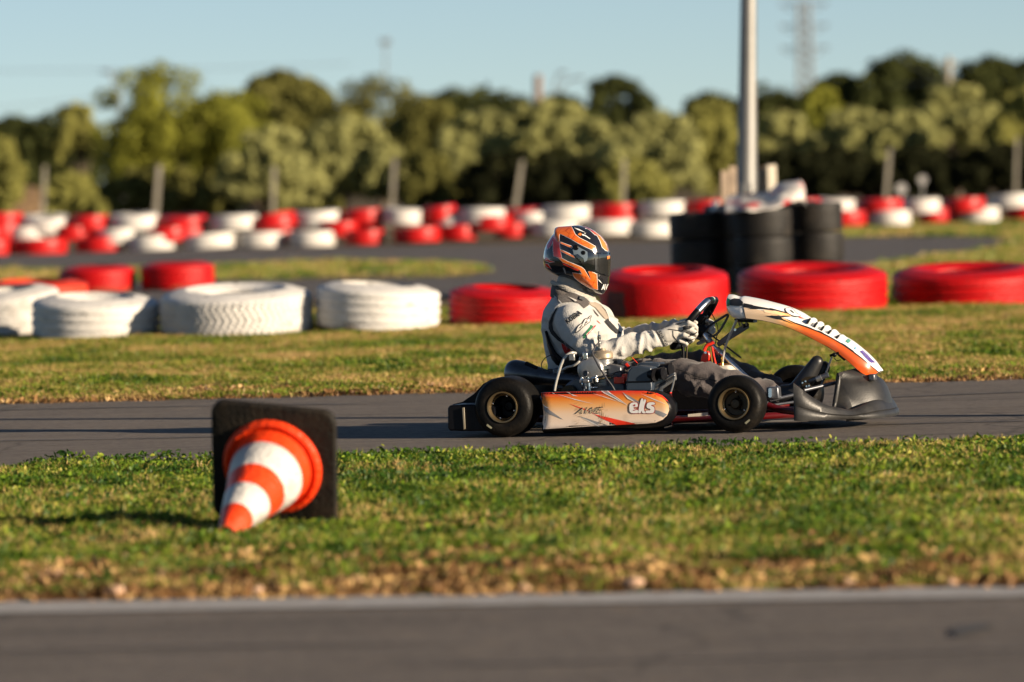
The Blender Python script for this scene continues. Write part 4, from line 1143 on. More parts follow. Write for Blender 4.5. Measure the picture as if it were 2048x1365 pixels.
def lay(name, poly, surf, m, parent, off=.0012, step=5.0, yref=-.6, mirror=None, label=None):
    r = tri2d(poly, step)
    vs_ = [surf.hit(p[0], p[1], off, yref) for p in r[0]]
    t = MB(); t.add(vs_, r[2])
    if mirror is not None:
        t.add([V((q.x, 2 * mirror - q.y, q.z)) for q in vs_], r[2])
    o = t.build(name, m, parent, sharp=60)
    return o
def text_polys(body, shear=0.0, bold=0.0, space=1.0):
    c = bpy.data.curves.new("lettering", 'FONT'); c.body = body; c.shear = shear; c.offset = bold; c.size = 1; c.resolution_u = 3; c.space_character = space
    o = bpy.data.objects.new("lettering", c); col.objects.link(o)
    dg = bpy.context.evaluated_depsgraph_get(); me = bpy.data.meshes.new_from_object(o.evaluated_get(dg))
    vs_ = [(v.co.x, v.co.y) for v in me.vertices]; fs_ = [tuple(p.vertices) for p in me.polygons]
    bpy.data.objects.remove(o); bpy.data.curves.remove(c); bpy.data.meshes.remove(me)
    return vs_, fs_
def letter(name, body, p0, p1, h, surf, m, parent, off=.002, shear=0.0, bold=0.0, yref=-.6, space=1.0, up=None, mirror=None):
    """words set along the photo line p0 -> p1 with letters h px high"""
    vs_, fs_ = text_polys(body, shear, bold, space)
    x0, x1 = min(v[0] for v in vs_), max(v[0] for v in vs_); y0, y1 = min(v[1] for v in vs_), max(v[1] for v in vs_)
    a, b = V(p0), V(p1); u = (b - a); n_ = V((u.y, -u.x)).normalized() if up is None else V(up).normalized()
    P = []
    for x, y in vs_:
        q = a + u * ((x - x0) / (x1 - x0)) + n_ * (h * (y - y0) / (y1 - y0)); P.append(surf.hit(q.x, q.y, off, yref))
    t = MB(); t.add(P, fs_)
    return t.build(name, m, parent, smooth=False)
def flat(name, c, rough=.35, coat=.35, **k): return mat(name, c, rough, coat=coat, **k)
def grad_mat(name, stops, axis, lo, hi, coat=.45, streak=0.0):
    """printed colour blend along one axis of the part"""
    m = bpy.data.materials.new(name); m.use_nodes = True
    n, l = m.node_tree.nodes, m.node_tree.links
    p = n["Principled BSDF"]; p.inputs["Roughness"].default_value = .36; p.inputs["Coat Weight"].default_value = coat; p.inputs["Coat Roughness"].default_value = .1
    tc = n.new("ShaderNodeTexCoord"); sx = n.new("ShaderNodeSeparateXYZ"); l.new(tc.outputs["Object"], sx.inputs[0])
    r_ = n.new("ShaderNodeMapRange"); r_.inputs[1].default_value, r_.inputs[2].default_value = lo, hi
    l.new(sx.outputs[axis], r_.inputs[0])
    cr_ = n.new("ShaderNodeValToRGB"); cr_.color_ramp.elements.remove(cr_.color_ramp.elements[0])
    for i, (pos, c) in enumerate(stops):
        e = cr_.color_ramp.elements[0] if i == 0 else cr_.color_ramp.elements.new(pos)
        e.position, e.color = pos, (*c, 1)
    l.new(r_.outputs[0], cr_.inputs[0])
    t = n.new("ShaderNodeTexNoise"); t.inputs["Scale"].default_value = 14; t.inputs["Detail"].default_value = 8
    l.new(tc.outputs["Object"], t.inputs["Vector"])
    q = n.new("ShaderNodeMapRange"); q.inputs[1].default_value, q.inputs[2].default_value, q.inputs[4].default_value = .58, .8, .35; l.new(t.outputs[0], q.inputs[0])
    mx = n.new("ShaderNodeMix"); mx.data_type = 'RGBA'; l.new(q.outputs[0], mx.inputs[0]); l.new(cr_.outputs[0], mx.inputs[6]); mx.inputs[7].default_value = (.30, .2, .12, 1)
    l.new(mx.outputs[2], p.inputs["Base Color"])
    return m
M_pw, M_pg, M_pr, M_pk, M_pdr = flat("print_white", (.64, .63, .61)), flat("print_grey", (.20, .20, .21)), flat("print_red", (.72, .035, .012)), flat("print_black", (.012, .012, .013)), flat("print_dark_red", (.30, .02, .02))
S_pod = Surf([pod])
zt, zb = kp(1200, 782, -.665).z, kp(1200, 855, -.665).z
M_podp = grad_mat("pod_print", [(0, (.74, .63, .54)), (.38, (.76, .56, .40)), (.60, (.76, .40, .15)), (.78, (.74, .22, .018)), (.92, (.62, .06, .008)), (1, (.50, .014, .014))], 2, zb, zt)
inset = [(1080.5, 787)] + [(a, b + .8) for a, b in POD[1:6]] + [(1319, 791.5), (1330, 800.5), (1337, 811.5), (1338, 821), (1334, 831), (1325.5, 839.5), (1312, 845.2), (1295, 847.3), (1250, 849.3), (1180, 852.8), (1083.5, 858.8), (1085.5, 848), (1087.5, 830), (1085.5, 808)]
lay("pod_print", inset, S_pod, M_podp, pod, .0012, 5, -.665)
for nm, poly, m in [
    ("grey_flash", [(1204, 783.2), (1214, 783), (1229, 793), (1256, 811.5), (1234, 798)], M_pg), ("white_edge", [(1202, 783.2), (1204, 783.2), (1234, 798), (1256, 811.5), (1232, 799)], M_pw), ("white_edge", [(1214, 783), (1216, 783), (1240, 799), (1257, 812), (1229, 793)], M_pw),
    ("grey_flash", [(1245, 785), (1262, 794), (1283, 807), (1290, 812), (1278, 808), (1258, 796)], M_pg), ("white_edge", [(1245, 785), (1258, 796), (1280, 810), (1256, 798)], M_pw),
    ("grey_flash", [(1085, 811), (1093, 816), (1127, 840), (1098, 828), (1086.5, 822)], M_pg), ("white_edge", [(1084, 808.5), (1100, 817), (1093, 816), (1085, 811)], M_pw),
    ("red_flash", [(1137.5, 807), (1157, 814), (1172, 819), (1190, 829), (1220, 836), (1272, 848), (1233, 850), (1205, 838), (1180, 824), (1155, 815)], M_pr),
    ("grey_flash", [(1157, 832), (1180, 839), (1217, 851.5), (1199, 852), (1180, 843)], M_pg), ("white_edge", [(1157, 832), (1180, 843), (1199, 852), (1196, 852.2), (1176, 842)], M_pw),
    ("grey_flash", [(1310, 820), (1318, 822), (1334.5, 829), (1327, 835.5), (1308, 825)], M_pg),
    ("red_edge", [(1312, 787), (1324, 792), (1334, 801), (1336.5, 804), (1326, 797), (1312, 789.5)], M_pr),
    ("white_streak", [(1104, 786.5), (1111, 789.5), (1107, 787)], M_pw), ("white_streak", [(1132, 785), (1156, 793), (1146, 791.5), (1140, 787)], M_pw), ("white_streak", [(1112, 788), (1150, 800), (1190, 809), (1150, 798.5)], M_pw), ("white_streak", [(1183, 786), (1215, 797), (1245, 806), (1215, 795.8)], M_pw), ("white_streak", [(1282, 788), (1310, 799), (1335, 810), (1308, 800)], M_pw)]:
    lay(nm, poly, S_pod, m, pod, .0022 if nm != "white_edge" else .0028, 6, -.665)
def efs(px, py, sx, sy, slant=0.0):
    """the rounded e-H-s emblem of the photo as three outlines in px; (px, py) is its lower left"""
    e_ = [(0, .15), (0, .55), (.08, .68), (.2, .72), (.34, .72), (.40, .62), (.40, .42), (.2, .42), (.2, .30), (.34, .30), (.38, .25), (.42, .12), (.40, .02), (.1, .02)]
    h_ = [(.42, .02), (.42, .12), (.47, .55), (.54, .92), (.60, 1.0), (.66, .92), (.63, .74), (.70, .92), (.78, .90), (.76, .72), (.70, .52), (.68, .28), (.70, .16), (.78, .02), (.60, .02), (.57, .22), (.54, .02)]
    s_ = [(.76, .02), (.76, .2), (.98, .2), (.98, .30), (.82, .36), (.80, .52), (.84, .68), (1.0, .74), (1.18, .72), (1.2, .58), (1.02, .56), (1.02, .5), (1.14, .44), (1.18, .3), (1.16, .1), (1.08, .02)]
    return [[(px + (x + slant * y) * sx, py - y * sy) for x, y in q] for q in (e_, h_, s_)]
def grow(poly, d):
    c = V((sum(p[0] for p in poly) / len(poly), sum(p[1] for p in poly) / len(poly)))
    out_ = []
    n_ = len(poly)
    area = sum(poly[i][0] * poly[(i + 1) % n_][1] - poly[(i + 1) % n_][0] * poly[i][1] for i in range(n_))
    sg = 1 if area > 0 else -1
    for i in range(n_):
        a, b, c_ = V(poly[i - 1]), V(poly[i]), V(poly[(i + 1) % n_])
        n1, n2 = V(((b - a).y, -(b - a).x)), V(((c_ - b).y, -(c_ - b).x))
        q = (n1.normalized() + n2.normalized()); q = q.normalized() if q.length > 1e-5 else n1.normalized()
        out_.append(tuple(b + q * d * sg))
    return out_
def roundp(poly, it=1):
    for _ in range(it):
        o_ = []
        for i in range(len(poly)):
            a, b = V(poly[i]), V(poly[(i + 1) % len(poly)]); o_ += [tuple(a.lerp(b, .22)), tuple(a.lerp(b, .78))]
        poly = o_
    return poly
for q in efs(1259, 827.5, 43, 31): lay("logo_outline", roundp(grow(q, 1.5)), S_pod, M_pdr, pod, .003, 8, -.665)
for q in efs(1259, 827.5, 43, 31): lay("logo_letter", roundp(q), S_pod, M_pw, pod, .004, 8, -.665)
lay("logo_eye", roundp([(1266, 811), (1270, 808.8), (1272, 811), (1269, 813.5)]), S_pod, M_pdr, pod, .0046, 8, -.665)
lay("logo_slot", [(1266, 820.5), (1272, 819), (1278, 817.5), (1278, 819), (1268, 822)], S_pod, M_pdr, pod, .0046, 8, -.665)
M_scuff = mat("scuffed_print", (.25, .17, .09), .6, var=.6, scale=60)
letter("number_print", "AWE", (1149, 829), (1207, 827), 13, S_pod, M_pk, pod, .003, shear=.55, bold=.0, yref=-.665)
letter("number_print", "AWE", (1152, 827.6), (1203, 826), 9, S_pod, mat("tan_print", (.45, .36, .24), .5), pod, .0036, shear=.55, bold=.0, yref=-.665)
rsq = random.Random(8)
for k in range(70):                                            # rubber scuffs on the middle of the pod
    x, y = rsq.choice([rsq.uniform(1149, 1206), rsq.uniform(1148, 1160), rsq.uniform(1196, 1216)]), rsq.uniform(808, 851)
    a = rsq.uniform(-.9, -.3) if x < 1200 else rsq.uniform(-1.65, -1.35); ln = rsq.uniform(5, 15)
    dx, dy = math.cos(a) * ln, -math.sin(a) * ln * -1
    if not (1148 < x + dx < 1218 and 803 < y + dy < 853): continue
    lay("scuff", [(x, y), (x + dx * .5 + .7, y + dy * .5 - .4), (x + dx, y + dy), (x + dx * .5 - .3, y + dy * .5 + .6)], S_pod, M_scuff, pod, .0034, 20, -.665)

# ---- engine side: exhaust, engine, carburettor, airbox
t = MB(); t.tube(kps([(1178, 762, -.30), (1150, 760, -.27), (1120, 759, -.25), (1096, 756, -.23), (1072, 752, -.21), (1052, 749, -.19), (1040, 748, -.175), (1030, 747, -.165), (1022, 747, -.155), (1017, 747, -.15)]), [.026, .027, .029, .034, .044, .055, .061, .062, .055, .02], 24, smooth=1)
ex = t.build("exhaust", M_exh, kart)
t = MB(); t.tube(kps([(1052, 728, -.21), (1074, 738, -.23)]), .012, 8); t.tube(kps([(1072, 735, -.21), (1078, 748, -.22)]), .010, 8); t.build("exhaust_mount", M_blk, ex)
eng = bpy.data.objects.new("engine", None); eng.empty_display_size = .05; link(eng, kart)
ec = kp(1205, 735, -.33)
t = MB()
zt_, zb_ = kp(1205, 719, -.33).z, kp(1205, 772, -.33).z
prof = [(.001, zb_), (.052, zb_)]
for i in range(9):
    z = zb_ + (zt_ - zb_) * (i + .5) / 9
    prof += [(.050, z - .004), (.045, z - .002), (.045, z + .002), (.050, z + .004)]
prof += [(.050, zt_), (.001, zt_)]
t.lathe(prof, (ec.x, -.33, 0), 'Z', 28); t.build("cylinder", M_alu, eng, sharp=30)
t = MB(); t.lathe([(.001, zt_ + .002), (.046, zt_ + .002), (.050, zt_ + .008), (.050, zt_ + .026), (.042, zt_ + .036), (.018, zt_ + .040), (.014, zt_ + .05), (.001, zt_ + .05)], (ec.x, -.33, 0), 'Z', 24); t.build("cylinder_head", mat("bronzed_head", (.34, .27, .19), .4, metal=.6, var=.2), eng, sharp=30)
t = MB(); t.lathe([(.006, zt_ + .05), (.006, zt_ + .085), (.009, zt_ + .09), (.009, zt_ + .105), (.0045, zt_ + .11), (.0045, zt_ + .125), (.001, zt_ + .126)], (ec.x - .012, -.33, 0), 'Z', 12); t.build("spark_plug", M_chrome, eng)
dc = kp(1180, 741, -.40)
t = MB(); t.lathe([(.001, .07), (.060, .07), (.060, .006), (.056, 0), (.05, -.003), (.02, -.004), (.001, -.004)], (dc.x, dc.y, dc.z), 'Y', 36); t.build("clutch_cover", M_alu, eng, sharp=30)
t = MB()
P_ = kps([(1128, 772, -.36), (1150, 755, -.36), (1235, 752, -.36), (1252, 770, -.36), (1252, 800, -.36), (1128, 800, -.36)])
t.loft([P_, [V((q.x, -.18, q.z)) for q in P_]]); t.build("crankcase", M_steel, eng, bevel=.012)
t = MB(); P_ = kps([(1216, 728, -.375), (1242, 734, -.375), (1244, 756, -.375), (1216, 758, -.375)]); t.loft([P_, [V((q.x, -.30, q.z)) for q in P_]]); t.build("cylinder_badge_block", M_steel, eng, bevel=.006)
t = MB(); P_ = kps([(1201, 735, -.388), (1216, 732, -.388), (1217, 738, -.388), (1203, 741, -.388)]); t.loft([P_, [V((q.x, -.37, q.z)) for q in P_]]); t.build("maker_plate", M_chrome, eng)
crb = bpy.data.objects.new("carburettor", None); crb.empty_display_size = .04; link(crb, kart)
for nm, a, b, r_, m in [("bowl", (1163, 755), (1168, 783), .0075, M_chrome), ("bowl", (1176, 754), (1179, 782), .008, M_chrome), ("body", (1160, 764), (1186, 762), .011, M_alu), ("jet", (1183, 757), (1196, 756), .007, M_chrome), ("jet", (1192, 752), (1194, 764), .006, M_chrome), ("pipe", (1178, 774), (1186, 776), .004, M_chrome), ("pipe", (1184, 776), (1196, 775), .003, M_chrome), ("body", (1169, 757), (1171, 778), .010, M_dblue)]:
    t = MB(); p_, q_ = kp(*a, -.43), kp(*b, -.43); t.tube([p_, p_.lerp(q_, .25), p_.lerp(q_, .3), p_.lerp(q_, .7), p_.lerp(q_, .75), q_], [r_, r_, r_ * 1.25, r_ * 1.25, r_, r_], 12); t.build(nm, m, crb, sharp=30)
t = MB(); t.lathe([(.001, 0), (.013, 0), (.013, -.012), (.009, -.016), (.009, -.006), (.001, -.005)], kp(1172, 747, -.42), 'Y', 16); t.build("choke_ring", M_steel, crb)
ab = bpy.data.objects.new("airbox", None); ab.empty_display_size = .05; link(ab, kart)
P_ = kps([(1256, 742, -.47), (1262, 734, -.47), (1280, 732, -.47), (1302, 735, -.47), (1305, 757, -.47), (1302, 763, -.47), (1304, 770, -.47), (1304, 792, -.47), (1250, 792, -.47), (1252, 764, -.47)])
t = MB(); t.loft([P_, [V((q.x, -.25, q.z)) for q in P_]]); t.build("case", M_dblue, ab, bevel=.012, seg=4)
P_ = kps([(1272, 730, -.36), (1280, 725, -.36), (1320, 727, -.36), (1322, 745, -.36), (1270, 745, -.36)])
t = MB(); t.loft([P_, [V((q.x, -.24, q.z)) for q in P_]]); t.build("case", M_dblue, ab, bevel=.012, seg=4)
t = MB(); P_ = kps([(1251, 763, -.473), (1305, 762, -.473), (1305, 765, -.473), (1251, 766, -.473)]); t.loft([P_, [V((q.x, -.24, q.z)) for q in P_]]); t.build("seam", M_blk, ab, bevel=.001)
for (x0, y0, x1, y1, yy) in ((1300, 749, 1311, 750, -.45), (1311, 748, 1328, 747, -.43), (1321, 739, 1342, 738, -.34)):
    a, b = kp(x0, y0, yy), kp(x1, y1, yy - .012)
    t = MB(); t.tube([a, a.lerp(b, .5), a.lerp(b, .85), b, b - (b - a).normalized() * .006, a.lerp(b, .6), a.lerp(b, .3)], [.024, .025, .029, .030, .0265, .020, .017], 20); t.build("intake_trumpet", M_blk, ab, sharp=35)
t = MB()
P_ = kps([(1302, 764, -.42), (1330, 756, -.42), (1349, 745, -.42), (1351, 760, -.42), (1314, 785, -.42), (1306, 782, -.42)])
t.loft([P_, [V((q.x, -.39, q.z)) for q in P_]]); rad = t.build("bracket_plate", M_alu, kart, bevel=.003)
for k in range(3):
    t = MB(); t.tube(kps([(1310 + k * 1.5, 779 - k * 4, -.423), (1350, 757 - k * 4.4, -.423)]), .0035, 6); t.build("rib", M_steel if k == 1 else M_alu, rad)
t = MB(); t.tube(kps([(1340, 790, -.44), (1345, 775, -.44), (1350, 752, -.44)]), .004, 8); t.build("stay", M_alu, kart)
t = MB(); t.tube(kps([(1342, 798, -.45), (1341, 785, -.45)]), [.008, .006], 8); t.build("clamp", M_redbr, kart)
# hoses and cables
for nm, pts, r_, m in [("coolant_hose", [(1109, 782, -.42), (1112, 766, -.42), (1118, 744, -.42), (1124, 726, -.42), (1133, 712, -.41), (1143, 706, -.40), (1152, 707, -.38)], .0062, M_hose),
        ("coolant_hose", [(1122, 742, -.36), (1134, 735, -.38), (1146, 732, -.4), (1158, 724, -.4), (1161, 716, -.38)], .0055, M_hose),
        ("cable_loop", [(1118, 722, -.2), (1112, 714, -.22), (1102, 711, -.24), (1090, 717, -.26), (1083, 729, -.27), (1087, 741, -.27), (1098, 745.5, -.26), (1112, 745, -.24), (1126, 743, -.22)], .0022, M_wire),
        ("ignition_cable", [(1187, 700, -.41), (1185, 708, -.43), (1192, 722, -.44), (1198, 734, -.45), (1205, 745, -.455), (1215, 760, -.46), (1226, 775, -.46), (1234, 792, -.45)], .0042, M_wire),
        ("ignition_cable", [(1196, 688, -.34), (1190, 694, -.38), (1187, 702, -.41)], .004, M_wire),
        ("fuel_cable", [(1222, 752, -.40), (1232, 745, -.42), (1246, 744, -.42), (1258, 748, -.40)], .003, M_wire), ("fuel_cable", [(1216, 750, -.38), (1230, 752, -.42), (1240, 756, -.42), (1244, 768, -.42)], .0028, M_wire),
        ("ignition_cable", [(1128, 728, -.28), (1140, 733, -.33), (1152, 730, -.36), (1160, 720, -.36)], .004, M_wire), ("copper_pipe", [(1196, 759, -.40), (1210, 757, -.41), (1222, 756, -.41)], .0028, M_brass)]:
    t = MB(); t.tube(catmull(kps(pts), 5), r_, 8); t.build(nm, m, kart)
t = MB(); t.box(kp(1144, 715, -.42), (.026, .016, .030)); t.build("hose_clamp", M_alu, kart, bevel=.003)
t = MB(); t.box(kp(1171, 712, -.40), (.022, .02, .034)); t.build("hose_clamp", M_chrome, kart, bevel=.004)
t = MB(); t.box(kp(1240, 761, -.41), (.05, .03, .03)); t.box(kp(1251, 755, -.40), (.03, .02, .03)); t.build("ignition_coil", M_redbr, kart, bevel=.004)
P_ = kps([(1239, 726, -.24), (1250, 722, -.24), (1264, 735, -.24), (1252, 741, -.24)]); t = MB(); t.loft([P_, [V((q.x, -.22, q.z)) for q in P_]]); t.build("plug_box", M_steel, kart, bevel=.003)
P_ = kps([(1250, 729, -.242), (1254, 726, -.242), (1260, 733, -.242), (1256, 736, -.242)]); t = MB(); t.loft([P_, [V((q.x, -.235, q.z)) for q in P_]]); t.build("plug_mark", M_redbr, kart)
t = MB(); t.tube(kps([(1263, 714, -.2), (1275, 727, -.2)]), .0018, 6); t.build("red_wire", M_redbr, kart)
P_ = kps([(1117, 735, -.26), (1126, 732, -.26), (1130, 752, -.26), (1128, 780, -.26), (1104, 780, -.26), (1104, 750, -.26), (1106, 737, -.26)]); t = MB(); t.loft([P_, [V((q.x, -.16, q.z)) for q in P_]]); t.build("water_pump", M_steel, kart, bevel=.008)
t = MB(); t.lathe([(.001, 0), (.032, 0), (.036, .008), (.036, .03), (.001, .03)], kp(1142, 722, -.33), 'Y', 20); t.build("fan_cover", M_blk, kart)
t = MB(); t.lathe([(.001, 0), (.034, 0), (.034, .03), (.001, .03)], kp(1137, 786, -.40), 'Y', 24); t.build("sprocket", M_dgold, kart)
# ---- seat
rings = []
for (px, py, hw, dpt) in [(1098, 672, .15, .02), (1102, 700, .165, .03), (1109, 730, .175, .045), (1120, 762, .18, .07), (1142, 790, .18, .09), (1180, 806, .175, .09), (1225, 806, .165, .08), (1262, 796, .15, .06)]:
    c = kp(px, py, 0); a = R(0)
    rings.append([V((c.x + dpt * (abs(math.sin(q)) ** 2), math.sin(q) * hw * 1.02, c.z + dpt * 1.3 * (abs(math.sin(q)) ** 3))) for q in [R(-90 + 15 * k) for k in range(13)]])
t = MB(); t.loft(rings, closed=False, cap=False); so = t.build("seat", M_blk, kart); sm = so.modifiers.new("solid", 'SOLIDIFY'); sm.thickness = .012
# ---- steering
t = MB(); t.tube(kps([(1392, 650, 0), (1412, 676, 0), (1420, 688, 0), (1440, 705, 0), (1512, 772, 0)]), [.0125, .0125, .011, .011, .011], 14); colm = t.build("steering_column", M_chrome, kart)
for (x, y, x2, y2) in ((1416, 680, 1422, 687), (1433, 699, 1441, 707)):
    t = MB(); t.tube(kps([(x, y, 0), (x2, y2, 0)]), .0165, 12); t.build("collar", M_alu, colm)
wc, wt = kp(1387, 650, 0), kp(1424, 600, 0)
wup = (wt - wc); wup.y = 0; wup.normalize()
wy = V((0, 1, 0)); wn = wup.cross(wy).normalized()
sw = bpy.data.objects.new("steering_wheel", None); sw.empty_display_size = .05; link(sw, kart)
WR = .150
def wpt(a, k=1.0): 
    """rim point, flattened at the top and bottom"""
    y_, u_ = math.sin(a), math.cos(a)
    return wc + wy * (y_ * WR * 1.02 * k) + wup * (max(-.80, min(.93, u_ * 1.06)) * WR * k)
t = MB(); t.tube([wpt(2 * math.pi * i / 56) for i in range(56)], .0165, 14, closed=True); t.build("rim", M_blk, sw)
for a0, a1, m, nm, r_ in ((-1.02, -.52, M_chrome, "grip_plate", .0172), (-.12, -.04, flat("tape_green", (.01, .22, .08)), "tape", .0172), (-.04, .03, M_pw, "tape", .0172), (.03, .09, M_pr, "tape", .0172)):
    t = MB(); t.tube([wpt(a0 + (a1 - a0) * i / 8) for i in range(9)], r_, 14, caps=False); t.build(nm, m, sw)
hubc = wc + wn * (.045 if wn.x > 0 else -.045)
for a in (R(0), R(120), R(240)):
    t = MB(); t.tube([hubc, wpt(a, .6).lerp(hubc, .25), wpt(a)], [.013, .011, .009], 8, smooth=1); t.build("spoke", M_blk, sw)
t = MB(); t.tube([hubc - wn * .02, hubc + wn * .02], .03, 16); t.build("boss", M_blk, sw)
P_ = [hubc.lerp(wpt(0), .2) + wy * s_ * .05 + wup * u_ * .04 for s_, u_ in ((-1, -1), (1, -1), (1, 1), (-1, 1))]
t = MB(); nn = -wn if wn.x > 0 else wn
t.loft([[q + nn * .01 for q in P_], [q + nn * .035 for q in P_]]); t.build("dash_display", M_blk, sw, bevel=.006)
t = MB(); t.tube(catmull(kps([(1398, 672, .02), (1420, 652, .02), (1450, 632, .02), (1456, 632, .02), (1447, 650, .02), (1434, 668, .02), (1420, 673, .02), (1402, 668, .02)]), 5), .0055, 8); t.build("panel_hoop", M_dblue, kart)
t = MB(); t.tube(catmull(kps([(1420, 622, .05), (1430, 640, .05), (1436, 660, .05), (1432, 680, .05), (1430, 690, .05)]), 4), .0025, 6); t.build("display_cable", M_wire, kart)
t = MB(); t.tube(kps([(1414, 664, .1), (1440, 684, .1), (1482, 716, .1)]), .004, 8); t.build("cable", M_wire, kart)
t = MB(); t.tube(kps([(1404, 662, .03), (1403, 672, .03)]), .016, 4); t.build("column_bracket", mat("brown_bracket", (.16, .07, .035), .6), kart, smooth=False)
t = MB(); t.tube(catmull(kps([(1474, 640, -.03), (1462, 666, -.03), (1452, 690, -.03), (1446, 715, -.03), (1444, 734, -.03)]), 5), .0058, 8); t.build("clear_hose", M_hose, kart)
t = MB(); t.loft([kps([(1433, 686, a), (1437, 695, a), (1499, 656, a), (1496, 646, a), (1460, 664, a)]) for a in (.04, .065)]); st = t.build("panel_strut", M_steel, kart, bevel=.003)
for (x, y) in ((1470, 660), (1488, 652), (1494, 650)):
    t = MB(); t.tube([kp(x, y, .025), kp(x, y, .07)], .010 if x > 1480 else .006, 10); t.build("bolt", M_chrome if x < 1480 else M_blk, st)
for (x, y, x2, y2) in ((1483, 645, 1486, 655), (1492, 642, 1493, 652), (1476, 640, 1480, 652)):
    t = MB(); t.tube(kps([(x, y, 0), (x2, y2, .03)]), .004, 6); t.build("strut_link", M_alu, kart)
P_ = kps([(1468, 638, -.02), (1506, 640, -.02), (1507, 646, -.02), (1470, 644, -.02)]); t = MB(); t.loft([P_, [V((q.x, .06, q.z)) for q in P_]]); t.build("panel_clip", M_blk, kart)
# brakes, tank
P_ = kps([(1402, 714, -.03), (1408, 703, -.03), (1417, 702, -.03), (1420, 712, -.03), (1416, 728, -.03), (1400, 728, -.03)]); t = MB(); t.loft([P_, [V((q.x, .02, q.z)) for q in P_]]); t.build("brake_cylinder", M_redbr, kart, bevel=.006)
t = MB(); t.tube([kp(1411, 705.5, -.034), kp(1411, 705.5, -.028)], .006, 10); t.build("bleed_screw", M_chrome, kart)
t = MB(); t.tube(catmull(kps([(1408, 702, -.04), (1413, 692, -.04), (1421, 688, -.04), (1428, 684, -.04)]), 4), [.008] * 13, 10); t.build("clutch_lever", M_redbr, kart)
t = MB(); t.tube(kps([(1425, 702, .02), (1431, 697, .02)]), .005, 8); t.build("column_clamp", M_redbr, kart)
for x, x2, m in ((1421, 1424, M_brass), (1424, 1431, M_redbr), (1444, 1443, M_brass)):
    t = MB(); t.tube(kps([(x, 694 if x < 1440 else 718, -.04), ((x + x2) / 2 + .5, 714, -.04), (x2 + 1, 731, -.04)]), .0042, 8); t.build("brake_pipe", m, kart)
t = MB(); t.tube(kps([(1366, 690, -.06), (1366, 718, -.06)]), .008, 10); t.build("gear_lever", M_blk, kart)
t = MB(); t.tube(kps([(1374, 690, -.05), (1373, 718, -.05)]), .004, 10); t.build("lever_rod", M_dgold, kart)
P_ = kps([(1428, 733, -.08), (1456, 731, -.08), (1476, 750, -.08), (1476, 790, -.08), (1420, 790, -.08)]); t = MB(); t.loft([P_, [V((q.x, .09, q.z)) for q in P_]]); tk = t.build("fuel_tank", M_tank, kart, bevel=.014, seg=4)
t = MB(); t.tube(kps([(1444, 734, -.03), (1444, 726, -.03)]), [.012, .009], 12); t.build("filler_cap", M_brass, tk)
t = MB(); t.tube(kps([(1436, 729, -.0), (1458, 729, -.0)]), .004, 8); t.build("tank_fitting", M_brass, tk)
# ---- front panel
ST = [  # lower edge | colour border | top, and half widths
 ((1455, 622), (1452, 604), (1456, 591), .06), ((1463, 633), (1462, 609), (1466, 592), .085), ((1476, 637.5), (1476, 612), (1478, 596), .10), ((1490, 638), (1488, 611), (1488, 595), .105), ((1523, 641.5), (1520, 613), (1518, 600.5), .105), ((1546, 646.4), (1548, 622), (1548, 608), .105), ((1568, 652.5), (1572, 638), (1576, 616), .105),
 ((1596, 664), (1596, 649), (1600, 626.5), .105), ((1622.7, 677.2), (1626, 659), (1624, 642), .105), ((1648, 690.5), (1650, 669), (1648, 655), .105), ((1672, 705), (1676, 683), (1676, 670), .105), ((1697.5, 724.5), (1700, 699), (1700, 683), .105), ((1715, 740), (1722.4, 715.4), (1724, 702), .10), ((1734, 751), (1742, 732), (1746, 722), .08), ((1755, 746.5), (1757, 745), (1765, 742), .03)]
low = catmull([kp(a[0], a[1], -w_ * 1.12) for a, b, c, w_ in ST], 5); bor = catmull([kp(b[0], b[1], -w_) for a, b, c, w_ in ST], 5); topc = catmull([kp(c[0], c[1], -w_ * .35) for a, b, c, w_ in ST], 5)
rings = []
for a, b, c in zip(low, bor, topc):
    half = [a, a.lerp(b, .5) + V((0, -.008, .0)), b, b.lerp(c, .5) + V((0, -.004, .003)), c]
    c0 = V((c.x, 0, c.z + .004))
    rings.append(half + [c0] + [V((q.x, -q.y, q.z)) for q in reversed(half)])
t = MB(); t.loft(rings, closed=False, cap=False); panel = t.build("front_panel", M_pw, kart, sharp=60)
S_pan = Surf([panel])
sm = panel.modifiers.new("solid", 'SOLIDIFY'); sm.thickness, sm.offset = .006, -1
# colour of the side band
def edge_mat(): pass
M_band = grad_mat("panel_print", [(0, (.64, .49, .35)), (.30, (.66, .46, .28)), (.44, (.68, .30, .07)), (.58, (.64, .12, .018)), (1, (.60, .085, .012))], 0, kp(1480, 630, -.13).x, kp(1700, 720, -.13).x)
lay("side_print", [(1488, 616), (1520, 621), (1548, 628), (1561, 635), (1589.5, 647.5), (1614.5, 655.8), (1641, 665.7), (1656, 673), (1672.6, 682.3), (1689, 692), (1705.8, 704), (1722.4, 716.4), (1739, 730.5), (1756, 745), (1740, 750), (1731, 750), (1722.4, 746), (1712.4, 737), (1697.5, 723.8), (1681, 710.2), (1669, 702.2), (1656, 693.8), (1639, 685.5), (1622.7, 676.4), (1606, 668.1), (1586, 658.9), (1564.6, 650.6), (1546, 645.6), (1523, 640.7), (1492, 637.4)], S_pan, M_band, panel, .0030, 4, -.1)
